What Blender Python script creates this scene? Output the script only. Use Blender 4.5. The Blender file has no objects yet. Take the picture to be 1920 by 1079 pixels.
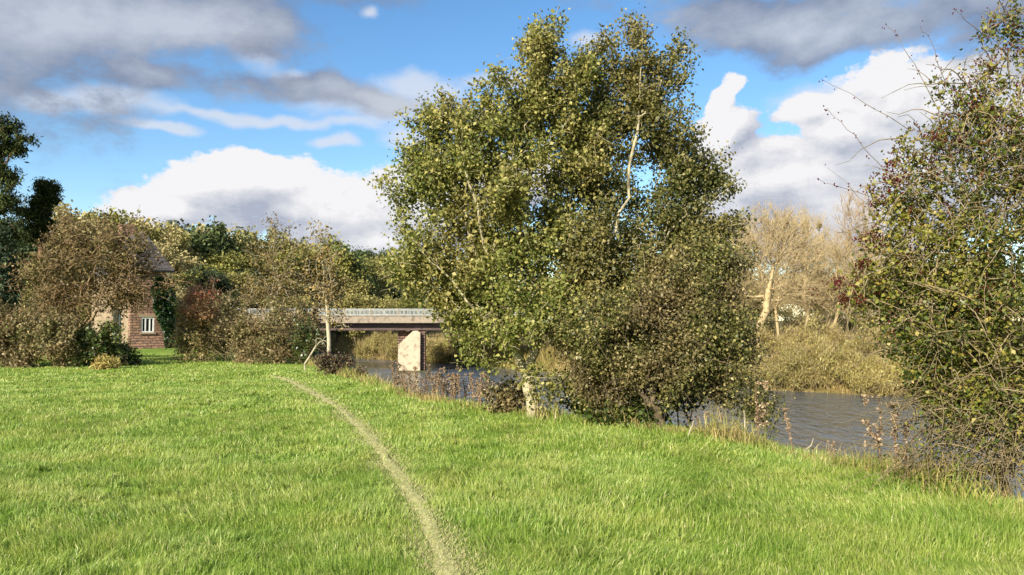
import bpy, bmesh, math, random
import numpy as np
from mathutils import Vector, Matrix

# ------------------------------------------------------------------ scene
scn = bpy.context.scene
COL = scn.collection
R = math.radians
F = 1450.0                       # focal length in pixels of the 1920 wide photo
PITCH = math.atan(60.5 / F)
EYE = 1.6
EXPO = 1.0
rng = np.random.default_rng(7)

def ray(px, py):
    u = (px - 960.0) / F; v = (539.5 - py) / F
    return np.array([u, math.cos(PITCH) - v * math.sin(PITCH), math.sin(PITCH) + v * math.cos(PITCH)])

def at(px, py, Y):
    d = ray(px, py)
    return d * (Y / d[1]) + np.array([0, 0, EYE])

def on_ground(px, py, z=0.0):
    d = ray(px, py)
    return d * ((z - EYE) / d[2]) + np.array([0, 0, EYE])

def lin(c):
    return tuple(((x / 255.0) / 12.92 if x / 255.0 <= 0.04045 else ((x / 255.0 + 0.055) / 1.055) ** 2.4) for x in c)

def sstep(a, b, x):
    t = np.clip((x - a) / (b - a), 0, 1)
    return t * t * (3 - 2 * t)

# ------------------------------------------------------------------ noise
_H = np.random.default_rng(3).random((256, 256))
def vnoise(x, y):
    xi = np.floor(x).astype(int); yi = np.floor(y).astype(int)
    fx = x - xi; fy = y - yi
    fx = fx * fx * (3 - 2 * fx); fy = fy * fy * (3 - 2 * fy)
    a = _H[xi % 256, yi % 256]; b = _H[(xi + 1) % 256, yi % 256]
    c = _H[xi % 256, (yi + 1) % 256]; d = _H[(xi + 1) % 256, (yi + 1) % 256]
    return (a * (1 - fx) + b * fx) * (1 - fy) + (c * (1 - fx) + d * fx) * fy

# ------------------------------------------------------------------ terrain
NEAR = np.array([(6, -300), (6, -20), (5.5, 0), (4.7, 5), (4.1, 7.4), (3.62, 8.8), (3.05, 10.1), (2.3, 11.35), (0.45, 12.75),
                 (-0.6, 14.1), (-2.25, 16.4), (-4.2, 20.8), (-6.6, 26.5), (-9.5, 34), (-13, 46), (-21, 75), (-30, 105),
                 (-50, 140), (-130, 190), (-400, 300)], float)
FAR = np.array([(120, -200), (75, 10), (52, 34), (35, 48.5), (27.2, 54), (19.6, 58.5), (8, 72), (-5, 91), (-22, 109), (-38, 145),
                (-110, 205), (-400, 350)], float)
WATER_Z = -3.8

def sdist(poly, x, y):
    """distance to a polyline, positive on its right-hand side"""
    best = np.full(x.shape, 1e18); sg = np.zeros(x.shape)
    for (ax, ay), (bx, by) in zip(poly[:-1], poly[1:]):
        dx, dy = bx - ax, by - ay
        t = np.clip(((x - ax) * dx + (y - ay) * dy) / (dx * dx + dy * dy), 0, 1)
        ex, ey = x - ax - t * dx, y - ay - t * dy
        d2 = ex * ex + ey * ey
        cr = dy * ex - dx * ey
        m = d2 < best - 1e-9
        best = np.where(m, d2, best); sg = np.where(m, np.where(cr >= 0, 1.0, -1.0), sg)
    return np.sqrt(best) * sg

def ground_z(x, y):
    x = np.asarray(x, float); y = np.asarray(y, float)
    dn = sdist(NEAR, x, y)
    df = -sdist(FAR, x, y)                     # positive inside the river
    z = 0.05 * (vnoise(x * 0.35 + 9, y * 0.35 + 4) - 0.5) + 0.10 * (vnoise(x * 0.09, y * 0.09) - 0.5)
    z = z * sstep(4, -3, dn)
    z = z - 4.7 * sstep(-0.2, 5.5, dn)
    far = 3.1 * sstep(-0.6, 5, -df)
    z = z + np.where(dn > 4, far, 0)
    left = (dn < 0)
    hill = 0.17 * np.clip(-dn - 14, 0, 90) * sstep(38, 75, y)
    z = z + np.where(left, hill, 0)
    z = z + 15 * sstep(150, 330, y) * sstep(60, -10, x)
    return z

def gz(x, y):
    return float(ground_z(np.array([x]), np.array([y]))[0])

# ------------------------------------------------------------------ objects
def tag(o, label=None, cat=None, group=None, kind=None):
    if label: o['label'] = label
    if cat: o['category'] = cat
    if group: o['group'] = group
    if kind: o['kind'] = kind
    return o

def empty(name, loc, rz=0.0):
    o = bpy.data.objects.new(name, None)
    o.location = [float(c) for c in loc]; o.rotation_euler = (0, 0, rz)
    o.empty_display_size = 0.3
    COL.objects.link(o)
    return o

def link_mesh(name, me, mat, parent=None, loc=None):
    if mat is not None: me.materials.append(mat)
    o = bpy.data.objects.new(name, me); COL.objects.link(o)
    if parent is not None: o.parent = parent
    if loc is not None: o.location = [float(c) for c in loc]
    return o

def np_mesh(name, V, quads=None, tris=None, smooth=False):
    me = bpy.data.meshes.new(name)
    nq = 0 if quads is None else len(quads); nt = 0 if tris is None else len(tris)
    loops = []
    if nq: loops.append(np.asarray(quads, np.int32).ravel())
    if nt: loops.append(np.asarray(tris, np.int32).ravel())
    loops = np.concatenate(loops)
    me.vertices.add(len(V)); me.vertices.foreach_set('co', np.asarray(V, np.float32).ravel())
    me.loops.add(len(loops)); me.loops.foreach_set('vertex_index', loops)
    st = np.concatenate([np.arange(nq) * 4, nq * 4 + np.arange(nt) * 3]).astype(np.int32)
    me.polygons.add(nq + nt); me.polygons.foreach_set('loop_start', st)
    if smooth: me.polygons.foreach_set('use_smooth', np.ones(nq + nt, bool))
    me.update(calc_edges=True)
    return me

def copy_tree(o, parent=None):
    c = o.copy(); COL.objects.link(c)
    if parent is not None: c.parent = parent
    for ch in list(o.children): copy_tree(ch, c)
    return c

# ------------------------------------------------------------------ materials
def new_mat(name):
    m = bpy.data.materials.new(name); m.use_nodes = True
    nt = m.node_tree; nt.nodes.clear()
    return m, nt, nt.nodes, nt.links

def ramp(N, stops, interp='LINEAR'):
    r = N.new('ShaderNodeValToRGB'); r.color_ramp.interpolation = interp
    e = r.color_ramp.elements
    while len(e) > 1: e.remove(e[-1])
    for i, (p, c) in enumerate(stops):
        el = e[0] if i == 0 else e.new(p)
        el.position = p; el.color = (*lin(c), 1)
    return r

def leaf_mat(name, stops, stops2=None, rough=0.5, trans=0.3, nscale=0.6, spec=0.4, axis=None, thr=(0.4, 0.6)):
    m, nt, N, L = new_mat(name)
    g = N.new('ShaderNodeNewGeometry')
    r1 = ramp(N, stops); L.new(g.outputs['Random Per Island'], r1.inputs[0])
    col = r1.outputs[0]
    if stops2:
        r2 = ramp(N, stops2); L.new(g.outputs['Random Per Island'], r2.inputs[0])
        tc = N.new('ShaderNodeTexCoord')
        nz = N.new('ShaderNodeTexNoise'); nz.inputs['Scale'].default_value = nscale; nz.inputs['Detail'].default_value = 2
        L.new(tc.outputs['Object'], nz.inputs['Vector'])
        mr = N.new('ShaderNodeMapRange'); mr.inputs['From Min'].default_value = thr[0]; mr.inputs['From Max'].default_value = thr[1]
        src = nz.outputs['Fac']
        if axis is not None:
            dt = N.new('ShaderNodeVectorMath'); dt.operation = 'DOT_PRODUCT'
            L.new(tc.outputs['Object'], dt.inputs[0]); dt.inputs[1].default_value = axis
            ad = N.new('ShaderNodeMath'); ad.operation = 'ADD'
            L.new(dt.outputs['Value'], ad.inputs[0]); L.new(src, ad.inputs[1]); src = ad.outputs[0]
        L.new(src, mr.inputs['Value'])
        mx = N.new('ShaderNodeMix'); mx.data_type = 'RGBA'
        L.new(mr.outputs[0], mx.inputs['Factor']); L.new(col, mx.inputs['A']); L.new(r2.outputs[0], mx.inputs['B'])
        col = mx.outputs['Result']
    oi = N.new('ShaderNodeObjectInfo')
    hv = N.new('ShaderNodeHueSaturation')
    vr = N.new('ShaderNodeMapRange'); vr.inputs['To Min'].default_value = 0.78; vr.inputs['To Max'].default_value = 1.22
    L.new(oi.outputs['Random'], vr.inputs['Value']); L.new(vr.outputs[0], hv.inputs['Value']); L.new(col, hv.inputs['Color'])
    col = hv.outputs['Color']
    p = N.new('ShaderNodeBsdfPrincipled'); L.new(col, p.inputs['Base Color'])
    p.inputs['Roughness'].default_value = rough; p.inputs['Specular IOR Level'].default_value = spec
    t = N.new('ShaderNodeBsdfTranslucent'); L.new(col, t.inputs['Color'])
    ms = N.new('ShaderNodeMixShader'); ms.inputs[0].default_value = trans
    L.new(p.outputs[0], ms.inputs[1]); L.new(t.outputs[0], ms.inputs[2])
    o = N.new('ShaderNodeOutputMaterial'); L.new(ms.outputs[0], o.inputs[0])
    return m

def rough_mat(name, c1, c2, scale=6.0, rough=0.85, bump=0.3, c3=None, stretch=(1, 1, 1), detail=5, thr=(0.35, 0.65)):
    m, nt, N, L = new_mat(name)
    tc = N.new('ShaderNodeTexCoord'); mp = N.new('ShaderNodeMapping'); mp.inputs['Scale'].default_value = stretch
    L.new(tc.outputs['Object'], mp.inputs['Vector'])
    nz = N.new('ShaderNodeTexNoise'); nz.inputs['Scale'].default_value = scale; nz.inputs['Detail'].default_value = detail
    nz.inputs['Roughness'].default_value = 0.65
    L.new(mp.outputs[0], nz.inputs['Vector'])
    st = [(thr[0], c1), (thr[1], c2)] if c3 is None else [(thr[0], c1), (0.5, c2), (thr[1], c3)]
    r = ramp(N, st); L.new(nz.outputs['Fac'], r.inputs[0])
    p = N.new('ShaderNodeBsdfPrincipled'); L.new(r.outputs[0], p.inputs['Base Color'])
    p.inputs['Roughness'].default_value = rough; p.inputs['Specular IOR Level'].default_value = 0.25
    if bump:
        b = N.new('ShaderNodeBump'); b.inputs['Strength'].default_value = bump; b.inputs['Distance'].default_value = 0.03
        L.new(nz.outputs['Fac'], b.inputs['Height']); L.new(b.outputs[0], p.inputs['Normal'])
    o = N.new('ShaderNodeOutputMaterial'); L.new(p.outputs[0], o.inputs[0])
    return m

# ------------------------------------------------------------------ branching
def grow(stems, targets, bf=0.45, p2=0.0):
    """stems: polylines (first may start at the root; later ones start near an older node). Balanced spanning tree."""
    pos = []; par = []; plen = []
    for s in stems:
        s = np.asarray(s, float)
        if not pos:
            pi = -1; start = 0
        else:
            A = np.array(pos); pi = int(np.argmin(((A - s[0]) ** 2).sum(1))); start = 1
        for k in range(start, len(s)):
            base_l = 0 if pi < 0 else plen[pi] + np.linalg.norm(s[k] - pos[pi])
            pos.append(s[k]); par.append(pi); plen.append(base_l); pi = len(pos) - 1
    nT = len(targets)
    T = np.asarray(targets, float)
    best = np.full(nT, 1e18); bi = np.zeros(nT, int); done = np.zeros(nT, bool)
    def upd(i):
        d = np.sqrt(((T - pos[i]) ** 2).sum(1))
        c = d + p2 * d * d + bf * plen[i]
        m = (c < best) & ~done
        best[m] = c[m]; bi[m] = i
    first = 2 if len(pos) > 3 else 0
    for i in range(first, len(pos)): upd(i)
    for _ in range(nT):
        j = int(np.argmin(best)); p = int(bi[j])
        pos.append(T[j]); par.append(p); plen.append(plen[p] + float(np.linalg.norm(T[j] - pos[p])))
        done[j] = True; best[j] = 1e30
        upd(len(pos) - 1)
    return np.array(pos), np.array(par)

def refine(pos, par, wob=0.1, g=None, maxseg=0.5):
    """insert bent midpoints into every long edge"""
    g = g or rng
    n = len(pos); P = list(pos); Q = list(par)
    dirs = np.zeros((n, 3))
    for i in range(n):
        if par[i] >= 0:
            d = pos[i] - pos[par[i]]; dirs[i] = d / (np.linalg.norm(d) + 1e-9)
        else: dirs[i] = (0, 0, 1)
    for i in range(n):
        p = par[i]
        if p < 0: continue
        e = pos[i] - pos[p]; l = np.linalg.norm(e)
        if l < maxseg * 0.4: continue
        ed = e / l
        k = 1 if l < maxseg else 2
        prev = p
        for s in range(1, k + 1):
            t = s / (k + 1.0)
            bend = (dirs[p] - ed * (dirs[p] @ ed)) * l * 0.9 * t * (1 - t) * (1 - t)
            m = pos[p] + e * t + bend + g.normal(0, 1, 3) * l * wob * 0.5
            P.append(m); Q.append(prev); prev = len(P) - 1
        Q[i] = prev
    return np.array(P), np.array(Q)

def order(par):
    n = len(par); kids = [[] for _ in range(n)]; root = []
    for i, p in enumerate(par):
        (kids[p] if p >= 0 else root).append(i)
    out = []; st = list(root)
    while st:
        i = st.pop(); out.append(i); st.extend(kids[i])
    return out, kids

def radii(par, base_r, tip_r, ex=0.62):
    o, kids = order(par)
    w = np.zeros(len(par))
    for i in reversed(o):
        w[i] = 1.0 if not kids[i] else sum(w[k] for k in kids[i])
    r = tip_r + (base_r - tip_r) * ((w - 1) / max(w.max() - 1, 1)) ** ex
    return r, o, kids

def tubes(pos, par, r, kids, sides_hi=8, sides_lo=3, split=0.03):
    n = len(pos)
    tan = np.zeros((n, 3)); main = np.full(n, -1)
    for i in range(n):
        if kids[i]: main[i] = max(kids[i], key=lambda k: r[k])
    for i in range(n):
        t = np.zeros(3)
        if par[i] >= 0:
            e = pos[i] - pos[par[i]]; t += e / (np.linalg.norm(e) + 1e-9)
        if main[i] >= 0:
            e = pos[main[i]] - pos[i]; t += e / (np.linalg.norm(e) + 1e-9)
        tan[i] = t / (np.linalg.norm(t) + 1e-9)
    seg = np.array([i for i in range(n) if par[i] >= 0])
    pp = par[seg]
    e = pos[seg] - pos[pp]; ed = e / (np.linalg.norm(e, axis=1, keepdims=True) + 1e-9)
    ism = main[pp] == seg
    d0 = np.where(ism[:, None], tan[pp], ed); d1 = tan[seg]
    r0 = np.where(ism, np.minimum(r[pp], r[seg] * 1.6 + 0.0), np.minimum(r[pp], r[seg] * 1.15)); r1 = r[seg]
    ref = np.array([0.31, 0.93, 0.11]); ref /= np.linalg.norm(ref)
    def frame(d):
        u = np.cross(d, ref); u /= (np.linalg.norm(u, axis=1, keepdims=True) + 1e-9)
        return u, np.cross(d, u)
    Vs, Qs = [], []; off = 0
    for hi in (True, False):
        m = (r1 >= split) if hi else (r1 < split)
        if not m.any(): continue
        S = sides_hi if hi else sides_lo
        a = np.arange(S) * 2 * math.pi / S
        ca, sa = np.cos(a)[None, :, None], np.sin(a)[None, :, None]
        u0, w0 = frame(d0[m]); u1, w1 = frame(d1[m])
        A = pos[pp[m]][:, None, :] + r0[m][:, None, None] * (ca * u0[:, None] + sa * w0[:, None])
        B = pos[seg[m]][:, None, :] + r1[m][:, None, None] * (ca * u1[:, None] + sa * w1[:, None])
        k = m.sum()
        V = np.concatenate([A, B], 1).reshape(-1, 3)
        b = off + np.arange(k)[:, None] * 2 * S
        j = np.arange(S)[None, :]; jn = (j + 1) % S
        Q = np.stack([b + j, b + jn, b + S + jn, b + S + j], -1).reshape(-1, 4)
        Vs.append(V); Qs.append(Q); off += len(V)
    return np.concatenate(Vs), np.concatenate(Qs)

def leaves(c, g, length, width, up=0.5, fold=0.18, jl=0.5, droop=0.0, axis=None):
    n = len(c)
    d = g.normal(0, 1, (n, 3)); d[:, 2] -= droop
    if axis is not None: d = d * 0.6 + axis
    d /= np.linalg.norm(d, axis=1, keepdims=True) + 1e-9
    nr = g.normal(0, 1, (n, 3)); nr[:, 2] += up * 1.6; nr[:, 0] -= up * 0.35; nr[:, 1] -= up * 0.45
    s = np.cross(d, nr); s /= np.linalg.norm(s, axis=1, keepdims=True) + 1e-9
    nn = np.cross(s, d)
    l = (length * (1 + jl * g.uniform(-1, 1, n)))[:, None]; w = l * (width / length)
    a = c - d * l * 0.5; t = c + d * l * 0.5
    mid = c - d * l * 0.06 + nn * l * fold
    V = np.stack([a, mid + s * w * 0.5, t, mid - s * w * 0.5], 1).reshape(-1, 3)
    Q = np.arange(n * 4).reshape(-1, 4)
    return V, Q

def blob_points(blobs, n, g, shell=0.35):
    """blobs: (center3, radii3[, weight])"""
    w = np.array([(b[2] if len(b) > 2 else 1.0) * b[1][0] * b[1][1] * b[1][2] for b in blobs]) ** 0.75
    w /= w.sum(); k = g.choice(len(blobs), n, p=w)
    d = g.normal(0, 1, (n, 3)); d /= np.linalg.norm(d, axis=1, keepdims=True)
    rr = g.random(n) ** shell
    C = np.array([b[0] for b in blobs], float)[k]; S = np.array([b[1] for b in blobs], float)[k]
    return C + d * rr[:, None] * S

LEAF_AXIS = None
def plant(name, label, cat, base, stems, blobs, n, trunk_r, tip_r, wood, leafm, nleaf=0, ll=0.07, lw=0.05, spread=0.1,
          seed=1, bf=0.45, group=None, wob=0.12, up=0.5, leaf_r=None, part=('trunk', 'crown'), shell=0.45, ex=0.62, fold=0.18,
          droop=0.0, local=False, extra=None, lsel=None, sub=1.0, maxseg=0.5, bare=None, p2=0.0, spray=None):
    """a tree or shrub: one Empty, its wood as one mesh, its leaves as another"""
    g = np.random.default_rng(seed)
    base = np.asarray(base, float)
    o0 = np.zeros(3) if local else base
    stems = [np.asarray(s, float) - o0 for s in stems]
    bl = [((np.asarray(b[0], float) - o0), b[1], b[2] if len(b) > 2 else 1.0) for b in blobs]
    T = blob_points(bl, n, g, shell) if spray is None else spray_points(bl, n, g, shell, *spray)
    T = T[T[:, 2] > 0.05] if not local else T
    pos, par = grow(stems, T, bf, p2)
    pos, par = refine(pos, par, wob, g, maxseg)
    r, o, kids = radii(par, trunk_r, tip_r, ex)
    V, Q = tubes(pos, par, r, kids, split=max(tip_r * 2.5, trunk_r * 0.12))
    root = tag(empty(name, base), label, cat, group)
    if extra is not None:
        V2, Q2 = extra(pos, par, r, kids, g, root)
        if V2 is not None:
            Q = np.concatenate([Q, Q2 + len(V)]); V = np.concatenate([V, V2])
    link_mesh(part[0], np_mesh(part[0], V, Q, smooth=True), wood, root)
    if nleaf:
        lr = leaf_r or tip_r * 2.2
        cand = np.array([i for i in range(len(pos)) if par[i] >= 0 and r[i] <= lr])
        if bare is not None:
            cand = cand[bare(pos[cand], g)]
        k = g.choice(cand, nleaf)
        t = g.random(nleaf)[:, None]
        c = pos[par[k]] * (1 - t) + pos[k] * t + g.normal(0, spread, (nleaf, 3))
        LV, LQ = leaves(c, g, ll, lw, up, fold, droop=droop, axis=LEAF_AXIS)
        link_mesh(part[1], np_mesh(part[1], LV, LQ), leafm, root)
    return root

def spray_points(blobs, n, g, shell, per=11, length=0.42, width=0.10):
    """targets gathered in sprays that point outwards and up, so the outline breaks into sprigs with gaps"""
    m = max(n // per, 1)
    C0 = blob_points(blobs, m, g, shell)
    cen = np.array([b[0] for b in blobs], float); wt = np.array([b[1][0] * b[1][1] * b[1][2] for b in blobs]); mid = (cen * wt[:, None]).sum(0) / wt.sum()
    d = C0 - mid; d /= np.linalg.norm(d, axis=1, keepdims=True) + 1e-6
    d = d + np.array([0, 0, 0.25]) + g.normal(0, .55, d.shape); d /= np.linalg.norm(d, axis=1, keepdims=True)
    k = np.repeat(np.arange(m), per)
    ll = length * g.uniform(.6, 1.3, m)
    t = g.random(len(k))
    return C0[k] + d[k] * ((t - .35) * ll[k])[:, None] + g.normal(0, 1, (len(k), 3)) * (width * (1.1 - .7 * t))[:, None]

def line3(a, b, k=5, wob=0.0, g=None, bow=(0, 0, 0)):
    a = np.asarray(a, float); b = np.asarray(b, float); g = g or rng
    t = np.linspace(0, 1, k)[:, None]
    p = a + (b - a) * t + np.asarray(bow) * 4 * t * (1 - t)
    if wob: p[1:-1] += g.normal(0, wob, (k - 2, 3))
    return p

def pline(pts, Ys):
    return [at(px, py, Y) for (px, py), Y in zip(pts, Ys)]

def pblobs(lst, Y, depth=1.0):
    """(px, py, rx, ry[, dY[, weight]]) in photo pixels -> ellipsoids at their own distance"""
    out = []
    for b in lst:
        dy = b[4] if len(b) > 4 else 0.0; w = b[5] if len(b) > 5 else 1.0
        y = Y + dy; s = y / F
        c = at(b[0], b[1], y)
        out.append((c, (b[2] * s, max(b[2], b[3]) * s * depth, b[3] * s), w))
    return out

# ------------------------------------------------------------------ camera, light, sky
cam_d = bpy.data.cameras.new('camera'); cam = bpy.data.objects.new('camera', cam_d); COL.objects.link(cam)
cam.location = (0, 0, EYE); cam.rotation_euler = (R(90) + PITCH, 0, 0)
cam_d.sensor_width = 36; cam_d.lens = F / 1920 * 36; cam_d.clip_end = 6000; cam_d.clip_start = 0.05
scn.camera = cam

SUN_EL = R(27)
sun_xy = np.array([-0.52, -0.854]); sun_xy /= np.linalg.norm(sun_xy)
sd = bpy.data.lights.new('sun', 'SUN'); sd.energy = 4.6; sd.angle = R(0.5); sd.color = (1.0, 0.93, 0.82)
so = bpy.data.objects.new('sun', sd); COL.objects.link(so)
to_sun = Vector((sun_xy[0] * math.cos(SUN_EL), sun_xy[1] * math.cos(SUN_EL), math.sin(SUN_EL)))
so.rotation_euler = to_sun.to_track_quat('Z', 'Y').to_euler(); so.location = (-20, -30, 40)

scn.view_settings.view_transform = 'Standard'; scn.view_settings.look = 'None'
scn.view_settings.exposure = EXPO; scn.view_settings.gamma = 1.0

def azel(px, py):
    d = ray(px, py)
    return math.atan2(d[0], d[1]), math.atan2(d[2], math.hypot(d[0], d[1]))

def build_world():
    w = bpy.data.worlds.new('World'); scn.world = w; w.use_nodes = True
    nt = w.node_tree; N = nt.nodes; L = nt.links; N.clear()
    K = 1.0 / 0.1 / (2 ** EXPO)
    def math_(tree, op, a, b=None, clamp=False):
        n = tree.nodes.new('ShaderNodeMath'); n.operation = op; n.use_clamp = clamp
        for i, v in enumerate((a, b)):
            if v is None: continue
            if isinstance(v, (int, float)): n.inputs[i].default_value = v
            else: tree.links.new(v, n.inputs[i])
        return n.outputs[0]
    def density(name, blobs, warp, wscale, amp, nscale):
        """node group: (az, el, 0) -> cloud density"""
        t = bpy.data.node_groups.new(name, 'ShaderNodeTree')
        t.interface.new_socket('P', in_out='INPUT', socket_type='NodeSocketVector')
        t.interface.new_socket('D', in_out='OUTPUT', socket_type='NodeSocketFloat')
        gi = t.nodes.new('NodeGroupInput'); go = t.nodes.new('NodeGroupOutput')
        P = gi.outputs[0]
        nz = t.nodes.new('ShaderNodeTexNoise'); nz.inputs['Scale'].default_value = wscale; nz.inputs['Detail'].default_value = 3
        t.links.new(P, nz.inputs['Vector'])
        vm = t.nodes.new('ShaderNodeVectorMath'); vm.operation = 'MULTIPLY_ADD'
        t.links.new(nz.outputs['Color'], vm.inputs[0]); vm.inputs[1].default_value = (warp, warp * 0.6, 0)
        sb = t.nodes.new('ShaderNodeVectorMath'); sb.operation = 'SUBTRACT'
        t.links.new(P, sb.inputs[0]); sb.inputs[1].default_value = (warp / 2, warp * 0.3, 0)
        t.links.new(sb.outputs[0], vm.inputs[2])
        Q = vm.outputs[0]
        acc = None
        for (px, py, rx, ry) in blobs:
            a, e = azel(px, py)
            s = t.nodes.new('ShaderNodeVectorMath'); s.operation = 'SUBTRACT'
            t.links.new(Q, s.inputs[0]); s.inputs[1].default_value = (a, e, 0)
            m = t.nodes.new('ShaderNodeVectorMath'); m.operation = 'MULTIPLY'
            t.links.new(s.outputs[0], m.inputs[0]); m.inputs[1].default_value = (F / rx, F / ry, 0)
            l = t.nodes.new('ShaderNodeVectorMath'); l.operation = 'LENGTH'; t.links.new(m.outputs[0], l.inputs[0])
            v = math_(t, 'SUBTRACT', 1.0, l.outputs['Value'])
            if acc is None: acc = v
            else:
                n = t.nodes.new('ShaderNodeMath'); n.operation = 'SMOOTH_MAX'
                t.links.new(acc, n.inputs[0]); t.links.new(v, n.inputs[1]); n.inputs[2].default_value = 0.25
                acc = n.outputs[0]
        acc = math_(t, 'MAXIMUM', acc, -2.0)
        mp = t.nodes.new('ShaderNodeVectorMath'); mp.operation = 'MULTIPLY'; mp.inputs[1].default_value = (1, 1.6, 1)
        t.links.new(P, mp.inputs[0])
        n2 = t.nodes.new('ShaderNodeTexNoise'); n2.inputs['Scale'].default_value = nscale; n2.inputs['Detail'].default_value = 7
        n2.inputs['Roughness'].default_value = 0.66
        t.links.new(mp.outputs[0], n2.inputs['Vector'])
        nn = math_(t, 'MULTIPLY', math_(t, 'SUBTRACT', n2.outputs['Fac'], 0.5), amp)
        t.links.new(math_(t, 'ADD', acc, nn), go.inputs[0])
        return t
    white = [(470, 345, 215, 60), (300, 385, 110, 48), (620, 400, 230, 75), (800, 400, 170, 110), (950, 330, 160, 60), (730, 450, 160, 50),
             (1352, 180, 34, 42), (1365, 250, 62, 62), (1590, 250, 105, 75), (1450, 345, 230, 95), (1760, 190, 150, 105),
             (1700, 330, 200, 120), (1900, 250, 130, 160), (1520, 215, 85, 30), (1600, 420, 250, 90), (2150, 300, 200, 120), (-250, 420, 180, 60)]
    grey = [(120, 45, 370, 118), (400, 40, 220, 95), (-60, 120, 200, 80), (330, 165, 160, 36), (570, 180, 130, 42),
            (660, 195, 140, 36), (-350, 60, 400, 220), (1480, 10, 300, 66), (1640, 60, 170, 50), (1850, 10, 220, 80), (2200, 60, 300, 160),
            (500, -150, 500, 130), (1500, -160, 500, 120)]
    wisp = [(800, 165, 120, 50), (780, 250, 90, 35), (310, 237, 75, 12), (625, 262, 45, 16), (1110, 75, 70, 20), (950, 150, 130, 30), (700, 190, 200, 40),
            (1560, 200, 150, 36), (480, 100, 70, 40), (540, 140, 60, 26), (190, 180, 150, 30), (60, 170, 90, 28), (705, 15, 25, 14), (480, 215, 300, 16)]
    GW = density('white_cloud', white, 0.09, 8.0, 1.5, 12.0)
    GG = density('grey_cloud', grey, 0.20, 5.5, 1.9, 9.0)
    GS = density('wisp_cloud', wisp, 0.10, 9.0, 1.5, 9.0)
    tc = N.new('ShaderNodeTexCoord')
    sx = N.new('ShaderNodeSeparateXYZ'); L.new(tc.outputs['Generated'], sx.inputs[0])
    az = math_(nt, 'ARCTAN2', sx.outputs[0], sx.outputs[1]); el = math_(nt, 'ARCSINE', sx.outputs[2])
    cb = N.new('ShaderNodeCombineXYZ'); L.new(az, cb.inputs[0]); L.new(el, cb.inputs[1])
    P = cb.outputs[0]
    def use(grp, off=None):
        g = N.new('ShaderNodeGroup'); g.node_tree = grp
        src = P
        if off:
            a = N.new('ShaderNodeVectorMath'); a.operation = 'ADD'; L.new(P, a.inputs[0]); a.inputs[1].default_value = off; src = a.outputs[0]
        L.new(src, g.inputs[0]); return g.outputs[0]
    def smap(v, a, b, c=0.0, d=1.0):
        m = N.new('ShaderNodeMapRange'); m.interpolation_type = 'SMOOTHSTEP'
        m.inputs['From Min'].default_value = a; m.inputs['From Max'].default_value = b
        m.inputs['To Min'].default_value = c; m.inputs['To Max'].default_value = d
        L.new(v, m.inputs['Value']); return m.outputs[0]
    def mix(f, a, b):
        m = N.new('ShaderNodeMix'); m.data_type = 'RGBA'
        L.new(f, m.inputs['Factor'])
        for k, v in (('A', a), ('B', b)):
            if isinstance(v, tuple): m.inputs[k].default_value = v
            else: L.new(v, m.inputs[k])
        return m.outputs['Result']
    def C(c, f=1.0): return tuple(x * K * f for x in lin(c)) + (1,)
    sky = N.new('ShaderNodeTexSky'); sky.sky_type = 'NISHITA'; sky.sun_disc = False
    sky.sun_elevation = SUN_EL; sky.sun_rotation = math.atan2(sun_xy[0], sun_xy[1])
    sky.air_density = 1.0; sky.dust_density = 0.25; sky.ozone_density = 2.0; sky.altitude = 50
    hs = N.new('ShaderNodeHueSaturation'); hs.inputs['Saturation'].default_value = 1.22; hs.inputs['Value'].default_value = SKY_V
    L.new(sky.outputs[0], hs.inputs['Color'])
    col = hs.outputs[0]
    # wisps
    dS = use(GS); col = mix(math_(nt, 'MULTIPLY', smap(dS, 0.0, 0.75), 0.75), col, C((226, 230, 240)))
    # cumulus: lit towards the sun's side, grey underneath
    d0 = use(GW); d1 = use(GW, (-0.03, 0.05, 0)); d2 = use(GW, (-0.008, 0.014, 0))
    lit = math_(nt, 'ADD', math_(nt, 'MULTIPLY', math_(nt, 'SUBTRACT', d0, d1), 0.65), math_(nt, 'MULTIPLY', math_(nt, 'SUBTRACT', d0, d2), 0.8))
    lit = math_(nt, 'ADD', lit, 0.50, True)
    wc = mix(lit, C((176, 184, 202)), C((246, 245, 247)))
    col = mix(smap(d0, 0.05, 0.22), col, wc)
    # grey stratocumulus
    g0 = use(GG); g1 = use(GG, (-0.03, 0.05, 0))
    gl = math_(nt, 'ADD', math_(nt, 'MULTIPLY', math_(nt, 'SUBTRACT', g0, g1), 0.7), 0.30, True)
    nb = N.new('ShaderNodeTexNoise'); nb.inputs['Scale'].default_value = 5; nb.inputs['Detail'].default_value = 4
    L.new(P, nb.inputs['Vector'])
    gl = math_(nt, 'ADD', gl, math_(nt, 'MULTIPLY', math_(nt, 'SUBTRACT', nb.outputs['Fac'], 0.5), 1.1), True)
    gc = mix(gl, C((132, 143, 167)), C((200, 207, 219)))
    col = mix(math_(nt, 'MULTIPLY', smap(g0, -0.08, 0.55), 0.93), col, gc)
    # broken cloud everywhere else round the sky
    n3 = N.new('ShaderNodeTexNoise'); n3.inputs['Scale'].default_value = 2.2; n3.inputs['Detail'].default_value = 6
    L.new(tc.outputs['Generated'], n3.inputs['Vector'])
    aa = math_(nt, 'ABSOLUTE', az)
    far = smap(aa, 0.75, 1.0)
    up_ = smap(el, 0.50, 0.75)
    msk = math_(nt, 'MAXIMUM', far, up_)
    cov = math_(nt, 'MULTIPLY', smap(n3.outputs['Fac'], 0.47, 0.62), msk)
    oc = mix(smap(n3.outputs['Fac'], 0.5, 0.75), C((225, 228, 235)), C((150, 158, 175)))
    col = mix(cov, col, oc)
    bg = N.new('ShaderNodeBackground'); bg.inputs['Strength'].default_value = 0.1
    L.new(col, bg.inputs['Color'])
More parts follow.
